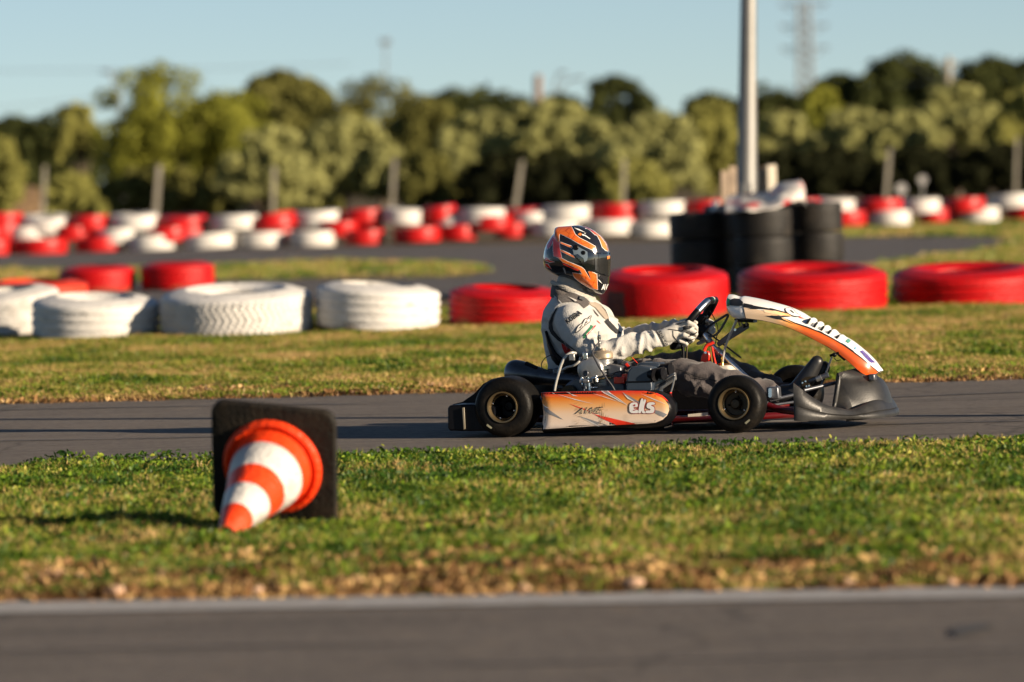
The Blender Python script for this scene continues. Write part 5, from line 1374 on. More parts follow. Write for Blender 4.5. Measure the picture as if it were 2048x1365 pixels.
for nm, poly, m in [("black_flash", [(1487, 608), (1512, 613), (1545, 619), (1575, 627), (1577, 629), (1548, 622), (1530, 619), (1500, 617), (1487, 615)], M_pk), ("black_hook", [(1494, 619), (1515, 617), (1527, 617.5), (1510, 619.5)], M_pk), ("orange_patch", [(1526, 620), (1548, 623), (1576, 629.5), (1583, 634), (1560, 632), (1530, 626)], grad_mat("peach_print", [(0, (.84, .62, .42)), (1, (.86, .42, .12))], 0, kp(1530, 622, -.1).x, kp(1585, 632, -.1).x)),
        ("black_flash", [(1530, 631.5), (1560, 633), (1584, 634.5), (1562, 636), (1566, 640), (1590, 651), (1560, 640)], M_pk), ("border_line", [(1561, 634), (1589.5, 646.5), (1614.5, 654.8), (1641, 664.7), (1656, 672), (1672.6, 681.3), (1689, 691), (1705.8, 703), (1722.4, 715.4), (1739, 729.5), (1757, 745), (1755.5, 745.6), (1738, 731.3), (1721.4, 717.4), (1704.8, 705), (1688, 693), (1672, 683.2), (1655, 674), (1640, 666.6), (1614, 656.8), (1589, 648.5)], M_pk),
        ("orange_flash", [(1596, 634), (1612, 640), (1600, 637.5)], M_pr), ("green_tip", [(1449, 604), (1452, 596.5), (1461, 600), (1458, 610), (1454, 613.5)], flat("print_green", (.012, .25, .10))), ("black_eye", [(1457, 611), (1460, 602), (1468, 598.5), (1480, 600), (1486.5, 606), (1486, 613), (1470, 612.5)], M_pk), ("panel_seam", [(1486.4, 613), (1488, 624), (1493.5, 638.5), (1492.4, 638.5), (1486.8, 624), (1485.4, 613)], M_pk),
        ("lower_edge", [(1478, 636.5), (1496, 637), (1523, 640.5), (1546, 645.4), (1564.6, 650.4), (1586, 658.7), (1606, 667.9), (1622.7, 676.2), (1639, 685.3), (1656, 693.6), (1669, 702), (1681, 710), (1697.5, 723.5), (1712, 737), (1711, 737.3), (1696.5, 724.6), (1680, 711.6), (1668, 703.6), (1655, 695.2), (1638, 686.8), (1622, 677.9), (1605, 669.4), (1585.5, 660.2), (1564, 652), (1545.5, 647), (1523, 642), (1490, 638.4)], M_pk),
        ("green_badge", [(1691, 684), (1696, 679), (1701, 683), (1697, 688)], flat("badge_teal", (.08, .28, .22))), ("blue_badge", [(1708, 697), (1711, 695.5), (1713, 699), (1709.5, 700)], flat("badge_blue", (.12, .36, .55)))]:
    lay(nm, poly, S_pan, m, panel, .0042, 4, -.11)
eL = roundp([(1570, 619), (1576, 617.5), (1586, 620), (1590, 627), (1596, 631), (1602, 634), (1592, 635), (1580, 631), (1572, 625)])
lay("logo_outline", roundp(grow(eL, .9)), S_pan, M_pk, panel, .0046, 6, -.1); lay("logo_letter", eL, S_pan, M_pw, panel, .0052, 6, -.1)
lay("logo_eye", roundp([(1578, 623), (1582, 622.5), (1587, 627), (1588, 629.5), (1584, 627.5)]), S_pan, M_pk, panel, .0058, 6, -.1)
M_pur = flat("print_purple", (.09, .035, .30))
def strk(nm, pts, w_, m, off=.0050):
    for a, b in zip(pts[:-1], pts[1:]):
        a, b = V(a), V(b); n_ = V(((b - a).y, -(b - a).x)).normalized() * w_ / 2; e_ = (b - a).normalized() * w_ * .4
        lay(nm, [tuple(a - e_ + n_), tuple(b + e_ + n_), tuple(b + e_ - n_), tuple(a - e_ - n_)], S_pan, m, panel, off, 8, -.08)
for pts in ([(1721, 705), (1728, 711)], [(1721, 705), (1724, 703.5), (1731, 710)], [(1727, 711.5), (1731, 715), (1735, 713.5), (1732, 710.5)], [(1731, 716), (1736, 720), (1739, 718), (1735, 714.5)], [(1736, 721), (1743, 726.5)], [(1739, 719), (1748, 726.5)]): strk("lettering", pts, 1.7, M_pur)
# raised vents along the crest
GAP = [(1617, 643), (1631, 650.5), (1644.6, 658), (1658.4, 665.5), (1674, 676), (1691, 687)]
for k in range(5):
    A, B = kp(GAP[k][0] + 3.5, GAP[k][1] - 3, -.06), kp(GAP[k + 1][0] - 3.5, GAP[k + 1][1] - 6, -.06)
    d = (B - A).normalized(); nrm = V((-d.z, 0, d.x)); nrm = nrm if nrm.z > 0 else -nrm
    rings = []
    for f, s_ in ((0, .35), (.12, .9), (.5, 1.0), (.85, .92), (1, .5 if k == 4 else .75)):
        c = A.lerp(B, f)
        rings.append([c + V((0, q, 0)) + nrm * h_ for q, h_ in ((-.030, -.026), (-.028, -.006 + .004 * s_), (-.018, .008 * s_ + .001), (0, .012 * s_ + .001), (.045, .012 * s_ + .001), (.065, .009 * s_), (.078, .001), (.08, -.02))])
    t = MB(); t.loft(rings); t.build("raised_letter", M_pw, panel, bevel=.0)
    A2 = kp(GAP[k][0], GAP[k][1], -.092)
    t = MB(); t.loft([[A2 + d * q + V((0, y_, 0)) + nrm * h_ for y_, h_ in ((0, -.012), (-.002, .004), (.012, .012), (.10, .012), (.12, -.008))] for q in (-.006, .004)]); t.build("vent_gap", M_pk, panel)
# ---- nose fairing
M_nose = mat("grey_black_nose_plastic", (.016, .0155, .015), .43, spec=.42, var=.35, scale=12, bump=.05, bscale=120, dirt=(.04, .036, .03), dirt_amt=.35, dirt_scale=7)
def nose():
    # stations from the near rear tip round the front: plan point, height of bottom and top, sideways shell depth
    S = [((1588, 842), (1587, 768), -.57), ((1604, 843), (1604, 780), -.56), ((1626, 842), (1626, 796), -.535), ((1652, 841), (1654, 811), -.495), ((1680, 840), (1684, 818), -.43), ((1708, 838.5), (1708, 820), -.34)]
    lo = [kp(a[0], a[1], y) for a, b, y in S]; hi = [kp(b[0], b[1], y + .02) for a, b, y in S]
    xf = kp(1786, 830, -.05).x
    zl = kp(1797, 833, -.05).z
    lo += [V((xf - .036, -.22, zl)), V((xf - .010, -.11, zl)), V((xf, 0, zl))]
    hi += [V((xf - .06, -.21, .11)), V((xf - .036, -.11, .112)), V((xf - .03, 0, .112))]
    lo, hi = catmull(lo, 5), catmull(hi, 5)
    lo = lo + [V((q.x, -q.y, q.z)) for q in reversed(lo[:-1])]; hi = hi + [V((q.x, -q.y, q.z)) for q in reversed(hi[:-1])]
    N = len(lo); rings = []
    for i in range(N):
        a, b = lo[i], hi[i]
        tg = (lo[min(i + 1, N - 1)] - lo[max(i - 1, 0)]); tg.z = 0; tg.normalize()
        inw = V((-tg.y, tg.x, 0))                                  # towards the kart
        h = b - a
        mdl = a.lerp(b, .45)
        e = min(1, min(i, N - 1 - i) / 3 + .35)
        rings.append([a + inw * .012, a - inw * .004 * e, a + h * .16 - inw * .010 * e, a + h * .36 - inw * .012 * e, a + h * .42 - inw * .006 * e, a + h * .47 - inw * .010 * e, a + h * .75 - inw * .006, b - inw * .0, b + inw * .012 + V((0, 0, .004)), b + inw * .03, a + h * .5 + inw * .05 * e, a + inw * .05 * e])
    t = MB(); t.loft(rings); o = t.build("nose_fairing", M_nose, kart, sharp=55)
    # central shield standing on the bumper
    prof = [(1681, 770), (1684, 752), (1690, 745), (1703, 738), (1718, 741), (1735, 748), (1752, 753), (1764, 762), (1774, 780), (1780, 800), (1784, 818), (1785, 830)]
    W_ = [.20, .20, .20, .19, .19, .19, .195, .20, .21, .22, .225, .23]
    rings = []
    base = [kp(1684, 790, -.2), kp(1686, 782, -.2)]
    P = [kp(a, b, 0 if k > 5 else -.12) for k, (a, b) in enumerate(prof)]
    Pc = catmull(P, 3); Wc = [x.x for x in catmull([V((x, 0, 0)) for x in W_], 3)]
    for q, wd in zip(Pc, Wc):
        fx = min(1, max(0, (q.x - Pc[4].x) / .12))
        row = [V((q.x - .13 * (abs(s_) ** 3) * fx, s_ * wd, q.z - .012 * s_ * s_)) for s_ in [k / 8 - 1 for k in range(17)]]
        def skirt(e, sg):
            zl = min(e.z, .085)
            return [V((e.x - .01 * f, e.y + sg * .085 * f ** 1.6, e.z + (zl - e.z) * f)) for f in (.12, .3, .55, .8, 1.0)]
        rings.append(list(reversed(skirt(row[0], -1))) + row + skirt(row[-1], 1))
    t = MB(); t.loft(rings, closed=False, cap=False); c = t.build("shield", M_nose, o, sharp=70)
    sm = c.modifiers.new("solid", 'SOLIDIFY'); sm.thickness = .008; sm.offset = -1
    t = MB(); t.box(kp(1745, 755, -.10), (.03, .05, .03)); t.build("nose_clip", M_steel, o, bevel=.006)
    return o
ns = nose()
# ---- front axle bits, pedals
P_ = kps([(1532, 775, -.40), (1556, 774, -.40), (1558, 798, -.40), (1534, 800, -.40)]); t = MB(); t.loft([P_, [V((q.x, -.34, q.z)) for q in P_]]); kn = t.build("steering_knuckle", M_steel, kart, bevel=.006)
for k in range(4):
    t = MB(); t.tube([kp(1540, 780 + k * 4, -.42), kp(1540, 780 + k * 4, -.36)], .008, 8); t.build("spacer", M_chrome, kn)
for a, b, r_, m in [((1540, 801, -.36), (1592, 789, -.30), .0075, M_steel), ((1608, 781, -.25), (1688, 762, -.12), .0085, M_steel), ((1536, 812, -.36), (1590, 804, -.3), .006, M_steel)]:
    t = MB(); t.tube(kps([a, b]), r_, 10); t.build("tie_rod", m, kart)
t = MB(); t.tube(kps([(1640, 778, -.12), (1664, 714, -.12)]), .0042, 8); t.build("panel_stay", M_steel, kart)
t = MB(); t.ball(kp(1669, 710, -.12), .011, 6); t.tube(kps([(1660, 712, -.12), (1678, 706, -.12)]), .006, 6); t.tube(kps([(1668, 716, -.12), (1673, 722, -.12), (1682, 720, -.12)]), .002, 5); t.build("cable_tie", M_blk, kart)
P_ = kps([(1672, 702, -.10), (1694, 716, -.10), (1688, 722, -.10), (1676, 712, -.10)]); t = MB(); t.loft([P_, [V((q.x, .1, q.z)) for q in P_]]); t.build("panel_foot", M_blk, kart)
pd = bpy.data.objects.new("brake_pedal", None); pd.empty_display_size = .03; link(pd, kart)
t = MB(); t.loft([kps([(1602, 760, a), (1612, 754, a), (1632, 753, a), (1634, 757, a), (1620, 760, a), (1618, 768, a), (1628, 778, a), (1612, 780, a), (1604, 774, a)]) for a in (-.20, -.19)]); t.build("pedal_plate", M_dgold, pd, bevel=.001)
t = MB(); t.tube(kps([(1618, 763, -.195), (1636, 757, -.195), (1657, 750, -.19)]), [.008, .011, .012], 10); t.build("pedal_foot", M_steel, pd)
t = MB(); t.tube(kps([(1633, 759, -.20), (1643, 755, -.20)]), .0125, 10); t.build("pedal_grip", M_alu, pd)
for (x, y) in ((1605, 766), (1611, 763), (1613, 773), (1618, 772)):
    t = MB(); t.tube([kp(x, y, -.206), kp(x, y, -.198)], .0042, 8); t.build("bolt", M_chrome, pd)
t = MB(); t.tube(kps([(1330, 855, -.5), (1345, 851, -.5)]), .012, 10); t.build("exhaust_tip", M_chrome, kart)
# ================================================================ THE DRIVER (all in the kart's frame)
def suit_mat(name, c, rough=.75, bump=.25):
    m = mat(name, c, rough, var=.08, scale=6, bump=bump, bscale=160, dirt=tuple(q * .7 for q in c), dirt_amt=.25, dirt_scale=5, spec=.25)
    m.node_tree.nodes["Principled BSDF"].inputs["Sheen Weight"].default_value = .15
    return m
M_suit = suit_mat("light_grey_race_suit", (.37, .36, .34))
M_taupe = suit_mat("taupe_suit_panel", (.070, .060, .056))
M_pants = suit_mat("dark_grey_trousers", (.060, .051, .051))
M_boot = mat("black_boot_leather", (.012, .012, .013), .4, var=.2, scale=20)
M_bala = suit_mat("pale_balaclava", (.32, .295, .26))
M_glove = suit_mat("white_glove", (.40, .38, .345), .7, .15)
def tub(b, pts, rs, n=16, smooth=1):
    P = [kp(*p) for p in pts]
    b.tube(P, rs, n, smooth=smooth)
    b.ball(P[0], rs[0], 8); b.ball(P[-1], rs[-1], 8)
    return P
body = MB()
TS = [(800, 1118, 1240, .17), (775, 1108, 1240, .175), (745, 1101, 1240, .17), (715, 1096, 1246, .168), (690, 1091, 1250, .172), (662, 1087, 1243, .186), (640, 1087.5, 1228, .20), (620, 1092, 1208, .20), (608, 1098, 1196, .175), (597, 1105, 1184, .125), (585, 1109, 1174, .082), (570, 1113, 1170, .068), (552, 1118, 1166, .066)]
rings = []
for py, xb, xf, hw in TS:
    a, b_ = kp(xb, py, 0), kp(xf, py, 0)
    c = (a + b_) / 2; h = (b_.x - a.x) / 2
    rings.append([V((c.x + h * math.copysign(abs(math.cos(t)) ** .85, math.cos(t)), hw * math.copysign(abs(math.sin(t)) ** .85, math.sin(t)), c.z)) for t in [2 * math.pi * k / 28 for k in range(28)]])
body.loft(rings)
SEG = []
def seg(kind, P, rs): SEG.append((kind, P, rs))
for pts, rs, kd in [
    ([(1142, 642, -.185), (1152, 668, -.235), (1178, 698, -.275), (1206, 705, -.272), (1255, 692, -.245), (1303, 681, -.215), (1334, 673, -.19)], [.076, .071, .063, .056, .053, .045, .036], "arm"),
    ([(1196, 640, .185), (1212, 662, .235), (1240, 680, .27), (1268, 676, .26), (1308, 664, .23), (1352, 654, .19)], [.076, .068, .056, .05, .045, .036], "arm"),
    ([(1190, 776, -.085), (1290, 752, -.15), (1395, 747, -.20), (1470, 768, -.18), (1560, 790, -.13)], [.088, .082, .066, .060, .044], "leg"),
    ([(1200, 774, .085), (1310, 742, .135), (1428, 724, .16), (1500, 757, .14), (1578, 788, .09)], [.088, .08, .062, .054, .044], "leg"),
    ([(1375, 765, -.2), (1400, 772, -.2), (1440, 782, -.19)], [.055, .062, .05], "leg"),
    ([(1562, 790, -.13), (1592, 788, -.12), (1614, 756, -.115), (1634, 724, -.11)], [.045, .046, .042, .030], "boot"),
    ([(1580, 789, .09), (1606, 790, .085), (1628, 765, .08), (1648, 735, .08)], [.045, .046, .040, .030], "boot")]:
    seg(kd, tub(body, pts, rs), rs)
person = body.build("person", [M_suit, M_taupe, M_pants, M_boot, M_bala])
rm = person.modifiers.new("remesh", 'REMESH'); rm.mode, rm.voxel_size, rm.use_smooth_shade = 'VOXEL', .0075, True
sm = person.modifiers.new("smooth", 'SMOOTH'); sm.factor, sm.iterations = .5, 6
bake(person)
me = person.data
for m in (M_suit, M_taupe, M_pants, M_boot, M_bala):
    if m.name not in [q.name for q in me.materials if q]: me.materials.append(m)
nv = len(me.vertices)
co = np.empty(nv * 3); me.vertices.foreach_get("co", co); co = co.reshape(-1, 3)
no_ = np.empty(nv * 3); me.vertices.foreach_get("normal", no_); no_ = no_.reshape(-1, 3)
best = np.full(nv, 9.0); kind = np.full(nv, 0); along = np.zeros(nv); ang = np.zeros(nv); segid = np.full(nv, -1)
KIND = {"arm": 1, "leg": 2, "boot": 3}
for si, (kd, P, rs) in enumerate(SEG):
    s0 = 0.0
    for a, b_, ra, rb in zip(P[:-1], P[1:], rs[:-1], rs[1:]):
        A, B = np.array(a), np.array(b_); d = B - A; L2 = d @ d; Ln = math.sqrt(L2)
        t = np.clip(((co - A) @ d) / L2, 0, 1)
        q = co - (A + t[:, None] * d)
        dist = np.linalg.norm(q, axis=1) / (ra + (rb - ra) * t)
        u = np.array(V(d).orthogonal().normalized()); v = np.cross(d / Ln, u)
        k = dist < best
        best[k] = dist[k]; kind[k] = KIND[kd]; along[k] = s0 + t[k] * Ln; ang[k] = np.arctan2(q[k] @ v, q[k] @ u); segid[k] = si
        s0 += Ln
kind[best > 1.28] = 0
# folds in the cloth: short diagonal creases round the limbs, long soft ones on the body
def nz(p, s, o=0.0): return np.array([noise.noise(V((x * s + o, y * s, z * s))) for x, y, z in p])
n1, n2, n3 = nz(co, 9), nz(co, 22, 5), nz(co, 4.5, 9)
n4 = nz(co, 13, 21)
lam = np.where(kind == 2, .075, .058)
ph = along * 2 * math.pi / lam + np.sin(ang * 1.0 + segid * 1.7) * 2.4 + n1 * 4.5 + n3 * 3.5
ph3 = along * 2 * math.pi / (lam * 1.5) - np.sin(ang + 2.0) * 3.0 + n4 * 3.5 + n3 * 4
def crease(p): return 1 - 2 * np.abs(np.sin(p * .5)) ** .75
ridge = crease(ph) * np.clip(.35 + n4 * 2.2, 0, 1.2) + crease(ph3) * np.clip(.35 - n4 * 2.0, 0, 1.2)
amp = np.where(kind == 1, .0078 * np.clip((along - .06) / .12, .08, 1), np.where(kind == 2, .0082, 0.0))
tor = (kind == 0)
ph2 = co[:, 2] * 2 * math.pi / .085 - co[:, 0] * 20 + n1 * 4 + n3 * 3
amp2 = np.where(tor & (co[:, 2] < .74), .006, 0.0) * np.clip(.4 + n4 * 1.8, 0, 1.3)
disp = ridge * amp + crease(ph2) * amp2 + n2 * .0007 * (kind != 3) * (co[:, 2] < .8)
co += no_ * disp[:, None]
me.vertices.foreach_set("co", co.ravel())
np_ = len(me.polygons)
cen = np.empty(np_ * 3); me.polygons.foreach_get("center", cen); cen = cen.reshape(-1, 3)
lv = np.array([p.vertices[0] for p in me.polygons])
k_ = kind[lv]; zc_ = cen[:, 2]
z_waist, z_neck = kp(1180, 735, 0).z, kp(1140, 578, 0).z
mi = np.zeros(np_, dtype=np.int32)
mi[(k_ == 2) | ((k_ == 0) & (zc_ < z_waist))] = 2
mi[k_ == 3] = 3
mi[(k_ == 0) & (zc_ > z_neck)] = 4
me.polygons.foreach_set("material_index", mi); me.update()
person.matrix_world = KM
tag(person, "driver in a light grey race suit, white gloves and orange helmet, seated in the kart", "person")
S_per = Surf([person])
vs_, fs_ = [v.co.copy() for v in me.vertices], [tuple(p.vertices) for p in me.polygons]
S_per.t = BVHTree.FromPolygons(vs_, fs_)
M_blkcloth, M_whcloth, M_redcloth = suit_mat("black_cloth", (.014, .014, .016)), suit_mat("white_piping", (.46, .44, .41)), suit_mat("red_cloth", (.42, .02, .015))
PAT = [("shoulder_panel", [(1108, 592), (1114, 600), (1122, 608), (1134, 605.5), (1146, 605), (1158, 608), (1166, 616), (1168, 618), (1176, 612), (1180, 606), (1172, 598), (1150, 588), (1125, 580), (1110, 580)], M_taupe, .003),
       ("piping", [(1108, 593), (1109.5, 593), (1117, 600), (1124.5, 608.5), (1113, 617), (1104, 629), (1098.5, 642), (1097.5, 657), (1096, 657), (1096.5, 642), (1102, 628), (1111, 616), (1121.5, 608), (1115, 601)], M_whcloth, .0045),
       ("armhole_panel", [(1116, 613.5), (1113, 618), (1105, 630), (1099.5, 643), (1098.5, 658), (1103, 668), (1116, 681), (1134, 692), (1152, 702), (1150, 699), (1134, 687), (1118, 674), (1107, 660), (1105, 648), (1108, 634), (1114, 621)], M_blkcloth, .003),
       ("flank_panel", [(1123, 686), (1130, 690), (1142, 699), (1145, 706), (1130, 707), (1126, 698)], M_redcloth, .004),
       ("chest_flap", [(1176, 607), (1190, 606), (1201, 611), (1210, 621), (1216, 634), (1217, 643), (1208, 638), (1200, 629), (1190, 617), (1180, 611)], suit_mat("beige_flap", (.27, .22, .17)), .004),
       ("flap_edge", [(1190, 605.2), (1201, 610), (1211, 620.5), (1217, 634), (1218, 644), (1216.4, 643), (1215, 634), (1209, 621.5), (1200, 611.8), (1190, 606.6)], M_whcloth, .006),
       ("chest_strap", [(1208, 644), (1214, 638.5), (1222, 648), (1234, 660), (1242, 668), (1232, 668), (1222, 660)], M_blkcloth, .005),
       ("collar_tab", [(1159, 594.5), (1168, 598), (1168, 605), (1158, 602)], suit_mat("grey_tab", (.05, .055, .06)), .010),
       ("chest_seam", [(1184, 617), (1192, 627), (1197, 633), (1196, 634.5), (1190, 628)], M_taupe, .0035), ("red_mark", [(1193, 641), (1200, 647), (1200.5, 648.5), (1194, 643.5)], M_redcloth, .0035),
       ("zip", [(1136, 596), (1144, 599.5), (1152, 603), (1154, 605), (1150, 606), (1144, 601.5)], M_whcloth, .008),
       ("patch_green", [(1166, 675), (1168.5, 678), (1175, 669), (1182, 660), (1186, 654), (1184, 651.5), (1180, 650), (1178, 656), (1172, 665)], suit_mat("green_print", (.012, .11, .045)), .004),
       ("patch_red", [(1171, 674), (1178, 664.5), (1185, 655), (1191, 650.5), (1190.5, 653), (1184, 660), (1177, 669)], suit_mat("red_print", (.40, .02, .03)), .0045),
       ("patch_white", [(1170, 675), (1177, 665.5), (1184, 656), (1186.5, 654), (1185.5, 656), (1178, 666)], M_whcloth, .005)]
for nm, poly, m, off in PAT: lay(nm, poly, S_per, m, person, off, 4, -.2)
letter("suit_lettering", "KOBRA", (1136, 649.5), (1164, 629.5), 10.5, S_per, M_pk, person, .0045, bold=.04, yref=-.25)
def aff(poly, o, u, v): return [(o[0] + u[0] * x + v[0] * y, o[1] + u[1] * x + v[1] * y) for x, y in poly]
for q in efs(0, 0, 1, 1):
    Q = aff([(x, -y) for x, y in q], (1151.5, 666), (19.5, -17), (7, -13.5)) if False else aff(q, (1151, 668), (22.5, -19.5), (-5.5, 17.0))
    lay("suit_logo_outline", roundp(grow(Q, 1.7)), S_per, M_pk, person, .004, 6, -.25)
    lay("suit_logo", roundp(grow(Q, -.1)), S_per, M_whcloth, person, .0048, 6, -.25)
    
letter("cuff_lettering", "sparco", (1314.5, 666), (1329, 693), 8, S_per, M_pk, person, .004, bold=.012, yref=-.24)
lay("cuff_edge", [(1311, 662), (1313, 661), (1322, 675), (1331, 693), (1329, 695), (1319, 678)], S_per, M_blkcloth, person, .0034, 4, -.22)
letter("belt_lettering", "KOBRA", (1224, 742), (1240, 735), 5, S_per, M_whcloth, person, .006, bold=.02, yref=-.15)
for pts in ([(1352, 739), (1370, 744), (1390, 752), (1410, 757), (1434, 762)], ):
    for a, b_ in zip(pts[:-1], pts[1:]): lay("trouser_seam", [(a[0], a[1] - .9), (b_[0], b_[1] - .9), (b_[0], b_[1] + .9), (a[0], a[1] + .9)], S_per, M_blkcloth, person, .004, 4, -.22)
# collar
up_, lo_ = [], []
for k in range(30):
    t = 2 * math.pi * k / 30; f = (1 - math.cos(t)) / 2              # 0 = nape, 1 = throat
    a, b_ = kp(1107 + 64 * f, 565 + 33 * f, 0), kp(1102 + 76 * f, 592 + 20 * f, 0)
    up_.append(V((a.x, math.sin(t) * .083, a.z))); lo_.append(V((b_.x, math.sin(t) * .112, b_.z)))
t = MB(); t.loft([up_, [p.lerp(q, .5) + V((-.004 * math.cos(0), 0, 0)) for p, q in zip(up_, lo_)], lo_], cap=False)
cl = t.build("collar", M_taupe, person); q_ = cl.modifiers.new("solid", 'SOLIDIFY'); q_.thickness = .007
t = MB(); t.tube([p + V((0, 0, .001)) for p in up_], .004, 6, closed=True); t.build("collar_edge", M_blkcloth, cl)
t = MB()
for k in range(5):
    pts = []
    for j in range(13):
        a = R(-165 + j * 15); 
        c = kp(1136, 572 + k * 5, 0); pts.append(V((c.x + .070 * math.cos(a) + .012 * k, .072 * math.sin(a), c.z + .018 * math.cos(a) * -1)))
    t.tube(pts, .011, 8)
t.build("balaclava", M_bala, person)
# gloves
def glove(mirror):
    b_ = MB()
    K = [((1352, 651, -.165), (1377, 646, -.186), (1392, 653, -.178), (1392, 664, -.135)), ((1348, 659, -.178), (1374, 658, -.2), (1393, 666, -.19), (1388, 675, -.14)),
         ((1345, 668, -.18), (1368, 671, -.202), (1387, 678, -.19), (1379, 685, -.14)), ((1344, 676, -.17), (1360, 682, -.192), (1375, 687, -.18), (1368, 692, -.14))]
    pts = [(1328, 673, -.195), (1340, 670, -.185), (1354, 666, -.17), (1366, 664, -.155)]
    def P(q):
        p = kp(*q)
        return V((p.x, -p.y, p.z)) if mirror else p
    b_.tube([P(q) for q in pts], [.036, .038, .040, .030], 14, smooth=1); b_.ball(P(pts[0]), .034, 8)
    b_.ball(P((1351, 659, -.165)), .030, 8, sc=(1.1, .8, 1)); b_.ball(P((1352, 674, -.165)), .028, 8, sc=(1, .8, 1))
    for f, r_ in zip(K, (.0120, .0125, .0118, .0105)):
        b_.tube([P(q) for q in f], [r_ * 1.05, r_ * 1.05, r_, r_ * .85], 10, smooth=1); b_.ball(P(f[-1]), r_ * .85, 6); b_.ball(P(f[1]), r_ * 1.06, 6); b_.ball(P(f[0]), r_ * 1.05, 6)
    th = [(1346, 660, -.15), (1360, 646, -.125), (1376, 641, -.115), (1392, 646, -.118)]
    b_.tube([P(q) for q in th], [.017, .0145, .0125, .010], 10, smooth=1); b_.ball(P(th[-1]), .010, 6)
    o = b_.build("glove", M_glove, person)
    rm = o.modifiers.new("remesh", 'REMESH'); rm.mode, rm.voxel_size, rm.use_smooth_shade = 'VOXEL', .0032, True
    q = o.modifiers.new("smooth", 'SMOOTH'); q.factor, q.iterations = .5, 9
    bake(o)
    if not o.data.materials or o.data.materials[0] is None: o.data.materials.clear(); o.data.materials.append(M_glove)
    o["label"] = "white glove gripping the far side of the wheel" if mirror else "white glove gripping the near side of the wheel"
    return o
g1 = glove(False); glove(True)
S_gl = Surf([g1])
for nm, poly in [("glove_patch", [(1365, 655), (1372, 651.5), (1381, 652.5), (1386, 654), (1379, 659), (1367, 660)]), ("glove_piping", [(1336, 658.5), (1350, 660), (1362, 662), (1368, 659), (1368, 660.5), (1362, 663.6), (1350, 661.8), (1336, 660)]),
                 ("finger_seam", [(1377, 673), (1384, 669), (1393, 664), (1394, 665.5), (1386, 671.5), (1378, 674.5)]), ("finger_seam", [(1379, 681), (1386, 677.5), (1391, 676), (1386, 679.5), (1380, 682.5)]), ("finger_seam", [(1379, 687), (1384, 684), (1384.5, 685), (1380, 688.4)]), ("cuff_line", [(1345, 662), (1346.4, 662), (1347, 672), (1357, 684), (1366, 691), (1365, 692.5), (1355, 685), (1345.5, 673)])]:
    lay(nm, poly, S_gl, M_blkcloth, g1, .0018, 3, -.2)
letter("knuckle_lettering", "sparco", (1353, 652), (1374, 646), 4, S_gl, M_pk, g1, .002, bold=.01, yref=-.19)
# helmet
HO = [(590, 105), (700, 104), (850, 148), (980, 210), (1100, 308), (1190, 430), (1238, 570), (1252, 640), (1256, 750), (1254, 900), (1252, 1020), (1248, 1100), (1232, 1200), (1185, 1295), (1130, 1355), (1000, 1312), (900, 1268), (780, 1200), (660, 1132), (500, 1080), (330, 1020), (200, 950), (112, 870), (86, 750), (94, 600), (138, 450), (208, 330), (278, 236), (290, 172), (322, 132), (480, 114)]
def z_(x, y): return (1080 + x / 9.1, 440 + y / 9.1)
out_ = [kp(*z_(*q), 0) for q in HO]
out_ = catmull(out_, 4, closed=True)
hc = kp(*z_(650, 700), 0)
rings = []
HV = [math.sin(R(-90 + 180 * k / 30)) for k in range(31)]
xr = kp(*z_(1000, 700), 0).x; xe = kp(*z_(1255, 700), 0).x
for v in HV:
    s_ = max(.015, (1 - abs(v) ** 2.35)) ** (1 / 2.35)
    ring = []
    for q in out_:
        p = hc + (q - hc) * s_
        f = max(0, (p.x - xr) / (xe - xr))
        lowf = max(0, (hc.z - .03 - p.z) / .14)
        ring.append(V((p.x, v * (.126 - .030 * f * f - .018 * min(1, lowf)), p.z)))
    rings.append(ring)
t = MB(); t.loft(rings)
M_hblk = mat("gloss_black_shell", (.010, .010, .012), .16, coat=1.0)
helmet = t.build("helmet", M_hblk, person, sharp=75)
S_hel = Surf([helmet])
def crackle(name, c, line):
    m = mat(name, c, .22, coat=.9)
    n, l = m.node_tree.nodes, m.node_tree.links
    tc = n.new("ShaderNodeTexCoord"); vo = n.new("ShaderNodeTexVoronoi"); vo.feature = 'DISTANCE_TO_EDGE'; vo.inputs["Scale"].default_value = 34
    l.new(tc.outputs["Object"], vo.inputs["Vector"])
    r_ = n.new("ShaderNodeMapRange"); r_.inputs[1].default_value, r_.inputs[2].default_value = .0, .045; l.new(vo.outputs[0], r_.inputs[0])
    no = n.new("ShaderNodeTexNoise"); no.inputs["Scale"].default_value = 9; l.new(tc.outputs["Object"], no.inputs["Vector"])
    mx = n.new("ShaderNodeMix"); mx.data_type = 'RGBA'; l.new(r_.outputs[0], mx.inputs[0]); mx.inputs[6].default_value = (*line, 1)
    m2 = n.new("ShaderNodeMix"); m2.data_type = 'RGBA'; l.new(no.outputs[0], m2.inputs[0]); m2.inputs[6].default_value = (c[0], c[1] * .6, c[2], 1); m2.inputs[7].default_value = (c[0], c[1] * 1.5, c[2] * 1.6, 1)
    l.new(m2.outputs[2], mx.inputs[7]); l.new(mx.outputs[2], n["Principled BSDF"].inputs["Base Color"])
    return m
M_hor = crackle("orange_scale_print", (.68, .135, .013), (.34, .035, .006))
M_hred, M_hcrim, M_hwh, M_hor2 = flat("helmet_red", (.72, .03, .012), .2, .9), flat("helmet_crimson", (.42, .012, .035), .2, .9), flat("helmet_white", (.75, .72, .68), .25, .9), flat("helmet_peach", (.66, .165, .03), .2, .9)
